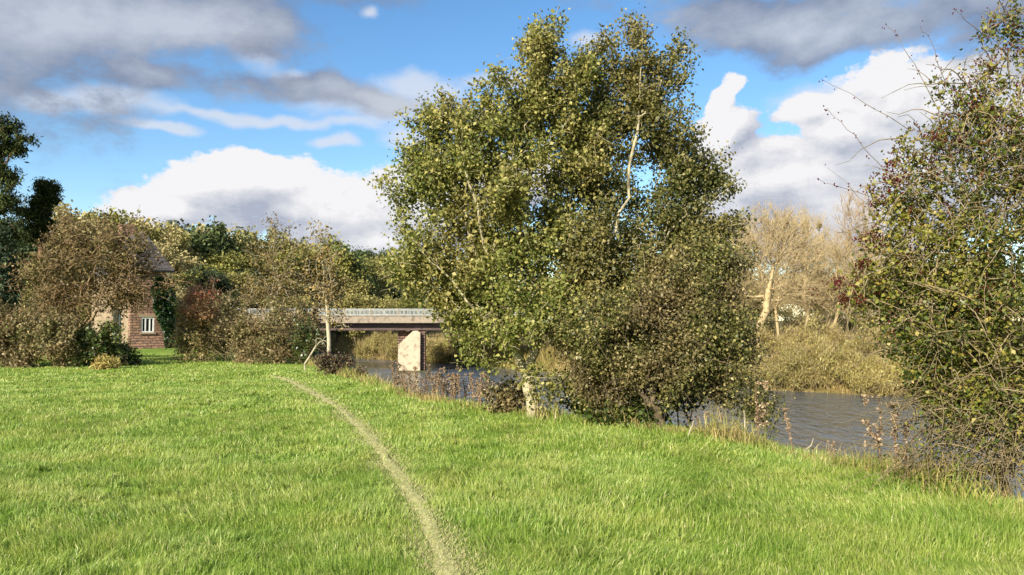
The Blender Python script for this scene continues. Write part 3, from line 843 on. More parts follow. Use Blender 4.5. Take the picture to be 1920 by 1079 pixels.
# ------------------------------------------------------------------ hawthorn on the right
def right_hawthorn():
    Y = 7.6
    b = on_ground(1850, 905); b = np.array([b[0] + 0.35, 7.7, 0.0]); b[2] = gz(b[0], b[1]) - 0.05
    def A(px, py, y=Y): return at(px, py, y)
    st = [[b, A(1905, 780), A(1880, 640), A(1850, 480), A(1840, 330), A(1850, 180), A(1880, 40)],
          [A(1905, 780), A(1960, 640, 7.9), A(1990, 450, 8.0), A(1960, 250, 7.9), A(1930, 60, 7.8)],
          [A(1880, 640), A(1780, 560, 7.4), A(1700, 480, 7.3), A(1660, 360, 7.3)],
          [A(1880, 640), A(1800, 640, 7.2), A(1700, 600, 7.0), A(1600, 540, 7.0)],
          [A(1960, 640, 7.9), A(2100, 500, 8.2), A(2180, 300, 8.3)]]
    bl = pblobs([(1900, 60, 70, 80, 0, .5), (1830, 190, 90, 90, 0, .7), (1760, 300, 90, 80, 0, .8), (1690, 370, 70, 60, 0, .8), (1900, 300, 130, 160), (1780, 450, 140, 100), (1640, 440, 50, 40, 0, .5),
                 (1670, 540, 90, 70), (1600, 560, 40, 40, 0, .6), (1830, 600, 150, 110), (1720, 640, 80, 60), (1890, 720, 130, 90, .1), (2050, 450, 150, 200), (2080, 700, 150, 150), (1830, 760, 120, 60),
                 (1760, 700, 60, 50)], Y, 0.75)
    def extra(pos, par, r, kids, g, root):
        cand = np.where(r < 0.008)[0]
        rel = pos + np.array(root.location)
        # bare arching shoots on top and outside
        top = cand[(pos[cand, 2] > 1.5)]
        k = g.choice(top, 1500)
        d = g.normal(0, 0.6, (1500, 3)); d[:, 2] += 0.45; d[:, 0] -= 0.35
        d /= np.linalg.norm(d, axis=1, keepdims=True)
        V1, Q1, P1 = shoots(pos[k], d, g.uniform(0.12, 0.38, 1500), g, 0.0052, 0.0022, 7, 0.3)
        # long whips leaning out over the water
        sp = [(1640, 300, 1540, 170 + 25), (1690, 240, 1555, 152), (1660, 380, 1530, 350), (1740, 180, 1665, 55), (1700, 470, 1560, 320), (1790, 150, 1720, 40), (1640, 520, 1520, 550), (1860, 80, 1790, 15)]
        s0 = np.array([A(a, c) - np.array(root.location) for a, c, _, _ in sp]); e0 = np.array([A(c, d_, 7.3) - np.array(root.location) for _, _, c, d_ in sp])
        ln = np.linalg.norm(e0 - s0, axis=1); dd = (e0 - s0) / ln[:, None]; dd[:, 2] += 0.12
        for q in range(len(s0)):
            s0[q] = pos[np.argmin(((pos - s0[q]) ** 2).sum(1))]
        ln = np.linalg.norm(e0 - s0, axis=1); dd = (e0 - s0) / ln[:, None]; dd[:, 2] += 0.12
        V2, Q2, P2 = shoots(s0, dd, ln, g, 0.0045, 0.0018, 9, 0.12, 0.06)
        # lower bare arching branches falling to the grass
        low = cand[(pos[cand, 2] < 1.6)]
        k = g.choice(low, 260)
        d = g.normal(0, 0.5, (260, 3)); d[:, 0] -= 0.55; d[:, 1] -= 0.2; d[:, 2] += 0.1
        d /= np.linalg.norm(d, axis=1, keepdims=True)
        V3, Q3, P3 = shoots(pos[k], d, g.uniform(0.35, 0.95, 260), g, 0.006, 0.002, 8, 0.45, 0.05)
        # pale twigs standing out in front of the leaves
        fr = np.where((r < 0.010) & (pos[:, 1] < np.quantile(pos[:, 1], .45)) & (pos[:, 2] > 1.0))[0]
        k = g.choice(fr, 520); d = g.normal(0, 0.7, (520, 3)); d[:, 1] -= 0.25; d[:, 0] -= 0.3; d[:, 2] += .2; d /= np.linalg.norm(d, axis=1, keepdims=True)
        V4, Q4, P4 = shoots(pos[k], d, g.uniform(0.25, 0.75, 520), g, 0.0085, 0.0022, 8, 0.35, 0.10)
        V3, Q3 = np.concatenate([V3, V4]), np.concatenate([Q3, Q4 + len(V3)])
        # berries
        pts = []
        for P_, m, jit in ((P1, 2, 0.02), (P2, 22, 0.02)):
            for q in P_:
                nb = g.integers(0, m)
                i = g.integers(2, len(q), nb); pts.append(q[i] + g.normal(0, jit, (nb, 3)))
        side = cand[(pos[cand, 0] < np.quantile(pos[cand, 0], 0.42)) & (pos[cand, 2] > 1.4)]
        cc = pos[g.choice(side, 90)]
        pts.append((cc[:, None] + g.normal(0, 0.035, (90, 9, 3))).reshape(-1, 3))
        rel_ = pos + np.array(root.location); vy = rel_[:, 1] * math.cos(PITCH) + (rel_[:, 2] - EYE) * math.sin(PITCH)
        sx_ = 960 + F * rel_[:, 0] / vy; sy_ = 539.5 - F * ((rel_[:, 2] - EYE) * math.cos(PITCH) - rel_[:, 1] * math.sin(PITCH)) / vy
        for (bx_, by_, br_, bn_) in [(1700, 110, 50, 16), (1740, 200, 60, 18), (1630, 330, 55, 22), (1600, 440, 60, 24), (1545, 550, 45, 16), (1600, 520, 50, 18), (1690, 350, 70, 20), (1880, 90, 60, 24), (1840, 170, 70, 24), (1900, 200, 50, 18), (1680, 460, 80, 20), (1620, 600, 60, 12)]:
            z_ = np.where((sx_ - bx_) ** 2 + (sy_ - by_) ** 2 < br_ * br_)[0]
            if len(z_):
                cc = pos[g.choice(z_, bn_)]; pts.append((cc[:, None] + g.normal(0, .028, (bn_, 12, 3))).reshape(-1, 3))
        tp = cand[pos[cand, 2] > 3.3]
        cc = pos[g.choice(tp, 150)]; pts.append((cc[:, None] + g.normal(0, 0.04, (150, 6, 3))).reshape(-1, 3))
        BV, BT = berries_at(np.concatenate(pts), g, 0.0085)
        link_mesh('berry', np_mesh('berry', BV, None, BT), M['berry'], root)
        V = np.concatenate([V1, V2, V3]); Q = np.concatenate([Q1, Q2 + len(V1), Q3 + len(V1) + len(V2)])
        return V, Q
    def bare(p, g):      # the top is almost leafless
        pr = sstep(4.0, 2.2, p[:, 2]) * 0.58 + 0.42
        return g.random(len(p)) < pr
    plant('hawthorn_tree', 'tangled hawthorn with red berries, yellow green leaves and bare grey twigs at the right', 'tree', b, st, bl, 4600, 0.07, 0.0036,
          M['twig_grey'], M['haw_leaf'], 60000, 0.038, 0.029, 0.05, seed=31, bf=0.3, leaf_r=0.008, up=0.4, shell=0.5, extra=extra, bare=bare, wob=0.22, maxseg=0.35)
    # blackthorn thicket of bare stems under it
    b2 = np.array([4.05, 7.55, 0.0]); b2[2] = gz(4.05, 7.55) - 0.03
    g = np.random.default_rng(4)
    st = [line3(b2, A(1790 + 60 * i, 800 - 25 * (i % 3), 7.4 - 0.15 * i), 5, 0.04, g) for i in range(-1, 4)]
    bl = pblobs([(1790, 800, 110, 70), (1880, 830, 110, 60), (1720, 850, 60, 35, -.1, .6), (1840, 880, 130, 28), (1960, 820, 110, 90)], 7.4, 0.6)
    def ex2(pos, par, r, kids, g, root):
        k = g.choice(len(pos), 330)
        d = g.normal(0, 0.5, (330, 3)); d[:, 0] -= 0.45; d[:, 2] += 0.15; d /= np.linalg.norm(d, axis=1, keepdims=True)
        V1, Q1, _ = shoots(pos[k], d, g.uniform(0.25, 0.8, 330), g, 0.0062, 0.0018, 8, 0.5, 0.06)
        return V1, Q1
    plant('thorn_bush', 'bare arching thorn thicket with pale twigs in front of the berried hawthorn', 'bush', b2, st, bl, 500, 0.024, 0.003, M['twig_grey'], M['haw_leaf'], 1500, 0.04, 0.03,
          0.06, seed=33, bf=0.3, leaf_r=0.008, part=('stem', 'foliage'), extra=ex2, wob=0.25)
    b3 = np.array([5.0, 7.2, 0.0]); b3[2] = gz(5.0, 7.2)
    plant('bramble_bush', 'small yellow green bramble at the foot of the hawthorn in the right corner', 'bush', b3, [line3(b3, b3 + [0, .05, .25], 3)],
          [(b3 + [0, 0, .15], (.38, .3, .16))], 60, 0.01, 0.003, M['twig_grey'], M['haw_leaf'], 700, 0.055, 0.045, 0.06, seed=35, part=('stem', 'foliage'))
right_hawthorn()

# ------------------------------------------------------------------ left edge: hedge, brown hawthorn, bushes
def shrub(name, label, px, ytop, ybot, rx, Y, wood, leafm, nleaf, seed, group=None, ll=0.09, lw=0.06, n=320, spread=0.12, tr=0.03, tip=0.005, z0=None, lump=5, cat='bush',
          stems=5, fan=0.7, up=0.5, depth=0.8, shell=0.45, parts=('stem', 'foliage')):
    g = np.random.default_rng(seed)
    s = Y / F
    b = at(px, ybot, Y); b[2] = gz(b[0], b[1]) - 0.03
    top = at(px, ytop, Y)[2]; H = top - b[2]; RX = rx * s
    st = [line3(b + [g.normal(0, .12 * RX), g.normal(0, .12 * RX), 0], b + np.array([g.uniform(-fan, fan) * RX, g.uniform(-fan, fan) * RX * depth, H * g.uniform(.45, .75)]), 4, 0.04 * RX, g) for _ in range(stems)]
    st = [np.concatenate([[b], q]) if i == 0 else np.concatenate([[b], q[1:]]) for i, q in enumerate(st)]
    bl = [(b + [0, 0, H * .5], (RX * .88, RX * .88 * depth, H * .46), 1.0), (b + [0, 0, H * .22], (RX * .95, RX * .9 * depth, H * .24), 1.0)]
    for _ in range(lump):
        a = g.uniform(0, 6.28); rr = g.uniform(.3, .65)
        bl.append((b + np.array([math.cos(a) * RX * rr, math.sin(a) * RX * rr * depth, H * g.uniform(.35, .78)]), (RX * .38, RX * .38 * depth, H * g.uniform(.16, .24)), 1.0))
    def ragged(pos, par, r, kids, g, root):
        ns = int(nsh)
        k = g.choice(np.where(r < tip * 2.4)[0], ns)
        d = pos[k] - np.array([0, 0, H * .35]); d /= np.linalg.norm(d, axis=1, keepdims=True) + 1e-6
        d = d * .7 + g.normal(0, .45, (ns, 3)); d[:, 2] += .35; d /= np.linalg.norm(d, axis=1, keepdims=True)
        V, Q, _ = shoots(pos[k], d, g.uniform(.08, .26, ns) * H, g, tip * 1.1, tip * .5, 5, .2, .06); return V, Q
    nsh = max(n, 200)
    return plant(name, label, cat, b, st, bl, n, tr, tip, wood, leafm, nleaf, ll, lw, spread, seed=seed, group=group, leaf_r=tip * 2.4, part=parts, up=up, shell=shell, maxseg=0.8, extra=ragged,
                 spray=(9, H * .22, H * .045))

def left_side():
    # brown leaning hawthorn in front of the house
    b = at(140, 668, 27.0); b[2] = gz(b[0], b[1])
    st = [pline([(140, 668), (134, 620), (140, 560), (135, 480)], [27] * 4), pline([(140, 668), (155, 610), (185, 560), (220, 500)], [27, 27, 26.8, 26.6]),
          pline([(140, 668), (120, 600), (105, 540), (80, 480)], [27, 27.2, 27.3, 27.5]), pline([(150, 650), (172, 600), (205, 570), (250, 535)], [27, 27, 27, 26.8])]
    bl = pblobs([(150, 470, 75, 52), (215, 450, 50, 34), (90, 500, 50, 42), (230, 500, 52, 40), (265, 520, 28, 20, 0, .7), (150, 540, 60, 34, 0, .8), (200, 425, 34, 18, 0, .5), (120, 430, 30, 16, 0, .4), (55, 530, 24, 18, 0, .5), (250, 470, 34, 26), (285, 500, 26, 26), (268, 540, 26, 20), (235, 555, 36, 22), (300, 520, 16, 14), (215, 545, 46, 30), (120, 560, 50, 26), (180, 500, 60, 40)], 27, 0.9)
    def ex(pos, par, r, kids, g, root):
        c = np.where(r < 0.02)[0]; k = g.choice(c, 2400)
        d = g.normal(0, 0.6, (2400, 3)); d[:, 2] += 0.35; d /= np.linalg.norm(d, axis=1, keepdims=True)
        V, Q, _ = shoots(pos[k], d, g.uniform(0.2, 0.65, 2400), g, 0.010, 0.004, 5, 0.2, 0.05); return V, Q
    plant('hawthorn_tree', 'spreading rusty brown hawthorn standing in front of the stone house', 'tree', b, st, bl, 1300, 0.09, 0.009, M['twig_brown'], M['brown_leaf'], 10500, 0.10, 0.065, 0.16,
          seed=41, bf=0.3, leaf_r=0.022, extra=ex, wob=0.2, up=0.4, spray=(9, .8, .16))
    H = 'overgrown hedge along the left of the meadow'
    shrub('hedge_bush', 'tall olive hedge bush cut by the left edge of the photo', -20, 548, 692, 70, 26.2, M['twig_tan'], M['hedge_leaf'], 6500, 51, H)
    shrub('hedge_bush', 'greyish hedge bush with bare twigs below the two pines', 55, 570, 692, 60, 26.0, M['twig_tan'], M['hedge_leaf'], 6000, 52, H)
    shrub('hedge_bush', 'dense tangled hedge bush under the trunks of the brown hawthorn', 118, 588, 692, 60, 26.0, M['twig_tan'], M['hedge_leaf'], 5200, 53, H)
    shrub('hedge_bush', 'dark green low hedge bush left of the house wall', 186, 602, 690, 56, 26.6, M['twig_brown'], M['dark_green_leaf'], 4600, 54, H)
    shrub('hedge_bush', 'smallest dark hedge bush below the barred white window', 232, 642, 688, 28, 27.5, M['twig_brown'], M['dark_green_leaf'], 2200, 55, H)
    shrub('hedge_bush', 'shaded hedge bush filling the gap behind the hawthorn trunks', 90, 540, 680, 70, 29.5, M['twig_brown'], M['hedge_leaf'], 5000, 56, H)
    shrub('grass_tussock', 'straw coloured tussock at the foot of the hedge', 195, 672, 696, 24, 25.2, M['twig_gold'], M['straw_leaf'], 900, 57, None, 0.16, 0.03, 60, cat='grass tussock')
    # bushes right of the house
    G2 = 'bushes along the bank between house and bridge'
    shrub('red_bush', 'rounded bush with reddish top and olive base right of the house', 378, 528, 686, 58, 29.5, M['twig_tan'], M['red_leaf'], 7000, 61, G2, n=700, spread=0.1)
    shrub('bank_bush', 'brown twiggy bush right beside the red topped bush', 455, 566, 686, 48, 29.0, M['twig_tan'], M['hedge_leaf'], 4200, 62, G2, n=600)
    shrub('bank_bush', 'dark hollow bush under the taller bare birch', 520, 560, 688, 52, 28.5, M['twig_brown'], M['hedge_leaf'], 4600, 63, G2, n=600)
    shrub('bank_bush', 'dark green bush between the two slim birches', 572, 590, 690, 36, 28.0, M['twig_brown'], M['dark_green_leaf'], 2800, 64, G2)
    shrub('bank_bush', 'brown bush behind the first two bushes, filling the gap beside the house', 420, 545, 680, 60, 34, M['twig_tan'], M['hedge_leaf'], 3600, 66, G2, ll=0.12, lw=0.09)
    shrub('bank_bush', 'dim brown bush in the background left of the bridge deck', 560, 560, 676, 60, 40, M['twig_tan'], M['hedge_leaf'], 3600, 67, G2, ll=0.14, lw=0.1)
    shrub('bank_bush', 'low purplish bramble round the foot of the white stemmed birch', 625, 660, 702, 40, 22.5, M['twig_brown'], M['bramble_leaf'], 2600, 65, G2, ll=0.06, lw=0.045, spread=.08)
    shrub('bank_bush', 'tiny brown scrub on the bank corner where the meadow ends', 672, 690, 716, 18, 20.6, M['twig_brown'], M['bramble_leaf'], 700, 68, G2, ll=0.05, lw=0.035, spread=.06)
    # two slim birches
    for (pts, Y, bl, lab, seed, nl, lm) in [
        ([(516, 690), (519, 600), (517, 520), (516, 450), (522, 395)], 30.0,
         [(520, 425, 34, 26, 0, .6), (518, 480, 58, 36), (515, 540, 70, 40), (470, 470, 22, 12, 0, .4), (560, 520, 28, 24, 0, .6), (520, 600, 60, 34), (470, 560, 34, 24, 0, .6)],
         'taller slim birch with broad brown thin crown beside the bridge', 71, 4200, 'birch_leaf'),
        ([(620, 694), (617, 640), (612, 560), (604, 490), (600, 420)], 23.0,
         [(600, 438, 26, 20, 0, .5), (606, 490, 40, 34, 0, .7), (612, 545, 44, 30, 0, .7), (625, 590, 30, 20, 0, .5), (640, 610, 20, 12, 0, .3)],
         'slender white stemmed birch leaning left in front of the bridge end', 72, 1500, 'birch_leaf')]:
        b = at(*pts[0], Y); b[2] = gz(b[0], b[1]) - 0.03
        st = [np.array([b] + [at(px, py, Y) for px, py in pts[1:]])]
        plant('birch_tree', lab, 'tree', b, st, pblobs(bl, Y, 0.9), 420, 0.06 if seed == 72 else 0.065, 0.006, M['bark_pale'], M[lm], nl, 0.08, 0.055, 0.12, seed=seed, bf=0.5,
              group='slim birches on the bank', leaf_r=0.016, ex=0.85, wob=0.12)
    b = on_ground(572, 696); g = np.random.default_rng(2)
    plant('fallen_branch', 'bare pale branch leaning out of the brambles left of the white stemmed birch', 'branch', [b[0], b[1], gz(b[0], b[1])],
          [[[b[0], b[1], gz(b[0], b[1])], at(580, 670, b[1]), at(592, 650, b[1]), at(604, 640, b[1])]], pblobs([(600, 640, 24, 14)], b[1], .6), 14, 0.03, 0.007, M['bark_pale'], None, 0, seed=3, part=('limb', 'leaf'))

M['straw_leaf'] = leaf_mat('straw_leaf', [(0, (150, 130, 70)), (0.6, (190, 168, 100)), (1, (160, 156, 76))], rough=0.7, trans=0.3)
M['bramble_leaf'] = leaf_mat('bramble_leaf', [(0, (62, 44, 38)), (0.4, (100, 76, 60)), (0.8, (84, 88, 50)), (1, (140, 124, 88))], rough=0.6, trans=0.2)
M['birch_leaf'] = leaf_mat('birch_leaf', [(0, (92, 76, 40)), (0.5, (134, 112, 62)), (1, (160, 138, 80))], rough=0.6, trans=0.3)
left_side()

# ------------------------------------------------------------------ house
def box(bm, x0, x1, y0, y1, z0, z1):
    v = [bm.verts.new(p) for p in ((x0, y0, z0), (x1, y0, z0), (x1, y1, z0), (x0, y1, z0), (x0, y0, z1), (x1, y0, z1), (x1, y1, z1), (x0, y1, z1))]
    for f in ((0, 3, 2, 1), (4, 5, 6, 7), (0, 1, 5, 4), (1, 2, 6, 5), (2, 3, 7, 6), (3, 0, 4, 7)): bm.faces.new([v[i] for i in f])

def bm_obj(name, fn, mat, parent, bevel=0.0):
    bm = bmesh.new(); fn(bm)
    if bevel: bmesh.ops.bevel(bm, geom=list(bm.edges), offset=bevel, segments=1, affect='EDGES', profile=0.5)
    bmesh.ops.recalc_face_normals(bm, faces=list(bm.faces))
    me = bpy.data.meshes.new(name); bm.to_mesh(me); bm.free()
    return link_mesh(name, me, mat, parent)

def stone_mat(name, c1, c2, mortar, sx, sz, ms=0.02, axis='x'):
    m, nt, N, L = new_mat(name)
    tc = N.new('ShaderNodeTexCoord'); sp = N.new('ShaderNodeSeparateXYZ'); L.new(tc.outputs['Object'], sp.inputs[0])
    ad = N.new('ShaderNodeMath'); ad.operation = 'ADD'; L.new(sp.outputs[0], ad.inputs[0]); L.new(sp.outputs[1], ad.inputs[1])
    cb = N.new('ShaderNodeCombineXYZ'); L.new(ad.outputs[0], cb.inputs[0]); L.new(sp.outputs[2], cb.inputs[1])
    nz = N.new('ShaderNodeTexNoise'); nz.inputs['Scale'].default_value = 2.5; nz.inputs['Detail'].default_value = 4
    L.new(tc.outputs['Object'], nz.inputs['Vector'])
    wa = N.new('ShaderNodeVectorMath'); wa.operation = 'MULTIPLY_ADD'; L.new(nz.outputs['Color'], wa.inputs[0]); wa.inputs[1].default_value = (0.12, 0.10, 0); L.new(cb.outputs[0], wa.inputs[2])
    bk = N.new('ShaderNodeTexBrick'); L.new(wa.outputs[0], bk.inputs['Vector'])
    bk.inputs['Color1'].default_value = (*lin(c1), 1); bk.inputs['Color2'].default_value = (*lin(c2), 1); bk.inputs['Mortar'].default_value = (*lin(mortar), 1)
    bk.inputs['Scale'].default_value = 1.0; bk.inputs['Brick Width'].default_value = sx; bk.inputs['Row Height'].default_value = sz; bk.inputs['Mortar Size'].default_value = ms
    n2 = N.new('ShaderNodeTexNoise'); n2.inputs['Scale'].default_value = 7; n2.inputs['Detail'].default_value = 6; L.new(tc.outputs['Object'], n2.inputs['Vector'])
    hv = N.new('ShaderNodeHueSaturation'); L.new(bk.outputs[0], hv.inputs['Color'])
    mr = N.new('ShaderNodeMapRange'); mr.inputs['From Min'].default_value = 0.3; mr.inputs['From Max'].default_value = 0.7; mr.inputs['To Min'].default_value = 0.6; mr.inputs['To Max'].default_value = 1.35
    L.new(n2.outputs['Fac'], mr.inputs['Value']); L.new(mr.outputs[0], hv.inputs['Value'])
    p = N.new('ShaderNodeBsdfPrincipled'); L.new(hv.outputs[0], p.inputs['Base Color']); p.inputs['Roughness'].default_value = 0.9
    b = N.new('ShaderNodeBump'); b.invert = True; b.inputs['Strength'].default_value = 1.0; b.inputs['Distance'].default_value = 0.05
    L.new(bk.outputs['Fac'], b.inputs['Height']); L.new(b.outputs[0], p.inputs['Normal'])
    o = N.new('ShaderNodeOutputMaterial'); L.new(p.outputs[0], o.inputs[0])
    return m

def plain(name, c, rough=0.5, metal=0.0):
    return rough_mat(name, tuple(int(x * 0.9) for x in c), c, 5, rough, 0.05)

def house():
    a = R(40); c0 = at(243, 654, 43.0)
    z0 = gz(c0[0], c0[1]) - 0.25
    h = tag(empty('stone_house', (c0[0], c0[1], z0), a), 'old red sandstone house with slate roof half hidden behind the brown hawthorn', 'house')
    W, D, E = 2.0, 9.5, 4.6
    sm = stone_mat('red_sandstone', (164, 124, 98), (128, 96, 78), (92, 74, 62), 0.38, 0.145, 0.022)
    cm = rough_mat('cream_render', (112, 94, 76), (156, 136, 110), 1.8, 0.9, 0.3, (136, 116, 92), detail=7)
    rm = stone_mat('slate', (92, 84, 80), (72, 66, 66), (50, 46, 46), 0.35, 0.22, 0.015)
    wx0, wx1, wz0, wz1 = 0.58, 1.26, 1.15, 2.0
    def front(bm):     # wall with a real window opening
        box(bm, 0.0, wx0, 0, 0.35, 0, E); box(bm, wx1, W, 0, 0.35, 0, E)
        box(bm, wx0, wx1, 0, 0.35, 0, wz0); box(bm, wx0, wx1, 0, 0.35, wz1, E)
    bm_obj('wall', front, sm, h)
    def plinth(bm):
        vs = [(-0.1, -0.25, 0), (W + 0.5, -0.25, 0), (W + 0.5, 0, 0), (-0.1, 0, 0), (-0.1, -0.06, .95), (W + .15, -0.06, .95), (W + .15, 0, .95), (-.1, 0, .95)]
        v = [bm.verts.new(p) for p in vs]
        for f in ((0, 3, 2, 1), (4, 5, 6, 7), (0, 1, 5, 4), (1, 2, 6, 5), (2, 3, 7, 6), (3, 0, 4, 7)): bm.faces.new([v[i] for i in f])
    bm_obj('plinth', plinth, sm, h)
    def side(bm):
        box(bm, 0.002, 0.35, 0.35, 2.0, 0, E); box(bm, 0.002, 0.35, 2.9, D, 0, E); box(bm, 0.002, 0.35, 2.0, 2.9, 0, 1.5); box(bm, 0.002, 0.35, 2.0, 2.9, 2.5, E)
    bm_obj('rendered_wall', side, cm, h)
    bm_obj('rear_wall', lambda bm: (box(bm, W - .35, W, 0.35, D, 0, E - .01), box(bm, 0.35, W - .35, D - .35, D, 0, E - .01)), sm, h)
    white = plain('white_paint', (232, 230, 224), 0.5); dark = plain('dark_glass', (24, 26, 28), 0.15)
    def frame(bm):
        y0, y1 = 0.02, 0.10
        box(bm, wx0, wx1, y0, y1, wz0, wz0 + .07); box(bm, wx0, wx1, y0, y1, wz1 - .07, wz1)
        box(bm, wx0, wx0 + .07, y0, y1, wz0 + .07, wz1 - .07); box(bm, wx1 - .07, wx1, y0, y1, wz0 + .07, wz1 - .07)
    w = bm_obj('window', lambda bm: box(bm, wx0, wx1, 0.14, 0.16, wz0, wz1), dark, h)
    bm_obj('frame', frame, white, w)
    for k in (1, 2):
        x = wx0 + (wx1 - wx0) * k / 3
        bm_obj('bar', lambda bm: box(bm, x - .03, x + .03, 0.03, 0.09, wz0 + .07, wz1 - .07), white, w)
    bm_obj('sill', lambda bm: box(bm, wx0 - .08, wx1 + .08, -.07, .02, wz0 - .09, wz0 - .004), cm, w)
    bm_obj('lintel', lambda bm: box(bm, wx0 - .14, wx1 + .14, -.012, .0, wz1 + .004, wz1 + .17), cm, h)
    w2 = bm_obj('window', lambda bm: box(bm, 0.2, 0.22, 2.0, 2.9, 1.5, 2.5), dark, h)
    bm_obj('frame', lambda bm: (box(bm, 0.1, 0.18, 2.0, 2.9, 1.5, 1.57), box(bm, .1, .18, 2.0, 2.9, 2.43, 2.5), box(bm, .1, .18, 2.0, 2.07, 1.57, 2.43), box(bm, .1, .18, 2.83, 2.9, 1.57, 2.43),
                                box(bm, .11, .17, 2.42, 2.48, 1.57, 2.43)), white, w2)
    def roof(bm):
        o = 0.22; t = 0.12
        P = [(-o, -o, E), (W + o, -o, E), (W + o, D + o, E), (-o, D + o, E), (W / 2, 1.5, E + 2.3), (W / 2, D - 1.5, E + 2.3)]
        top = [bm.verts.new((x, y, z + t)) for x, y, z in P]; lo = [bm.verts.new((x, y, z + 0.003)) for x, y, z in P[:4]]
        for f in ((0, 1, 4), (1, 2, 5, 4), (2, 3, 5), (3, 0, 4, 5)): bm.faces.new([top[i] for i in f])
        for i in range(4): bm.faces.new((lo[i], lo[(i + 1) % 4], top[(i + 1) % 4], top[i]))
        bm.faces.new(lo[::-1])
    rf = bm_obj('roof', roof, rm, h)
    bm_obj('chimney', lambda bm: (box(bm, W / 2 - .35, W / 2 + .35, 5, 5.8, E + 1.7, E + 3.0), box(bm, W / 2 - .4, W / 2 + .4, 4.95, 5.85, E + 3.0, E + 3.12)), sm, rf)
    bm_obj('gutter', lambda bm: box(bm, -.24, W + .26, -.30, -.225, E - .03, E + .06), plain('black_gutter', (34, 32, 32), 0.5), h)
    bm_obj('downpipe', lambda bm: (box(bm, W - .1, W - .02, -.1, -.02, 2.6, E - .05), box(bm, W - .16, W + .04, -.16, -.015, E - .25, E - .05)), white, h)
    # ivy climbing the right of the stone wall
    g = np.random.default_rng(9); n = 5200
    u = g.random(n); v = g.random(n)
    zz = 0.3 + v * 4.0
    left = np.interp(zz, [0.3, 1.2, 2.4, 3.4, 4.4], [1.9, 1.6, 1.3, 0.95, 1.2]) + 0.25 * (vnoise(zz * 2, zz * 0) - .5)
    right = np.interp(zz, [0.3, 1.2, 2.4, 3.4, 4.4], [2.2, 2.35, 2.35, 2.3, 2.2])
    xx = left + (right - left) * u
    yy = -0.03 - g.random(n) * (0.12 + 0.32 * vnoise(xx * 2.2, zz * 2.2))
    c = np.stack([xx, yy, zz], 1)
    iv = tag(empty('ivy', (c0[0], c0[1], z0), a), 'dark green ivy climbing the right side of the stone house wall', 'ivy')
    V, Q = leaves(c, g, 0.13, 0.12, 0.1)
    link_mesh('foliage', np_mesh('foliage', V, Q), M['ivy_leaf'], iv)
    sp_, pr_ = grow([line3((1.95, -.04, 0), (1.8, -.04, 3.8), 8, .05, g)], np.stack([xx, np.full(n, -.04), zz], 1)[:160], .4)
    r_, o_, k_ = radii(pr_, .03, .006); V, Q = tubes(sp_, pr_, r_, k_)
    link_mesh('stem', np_mesh('stem', V, Q), M['twig_brown'], iv)
house()

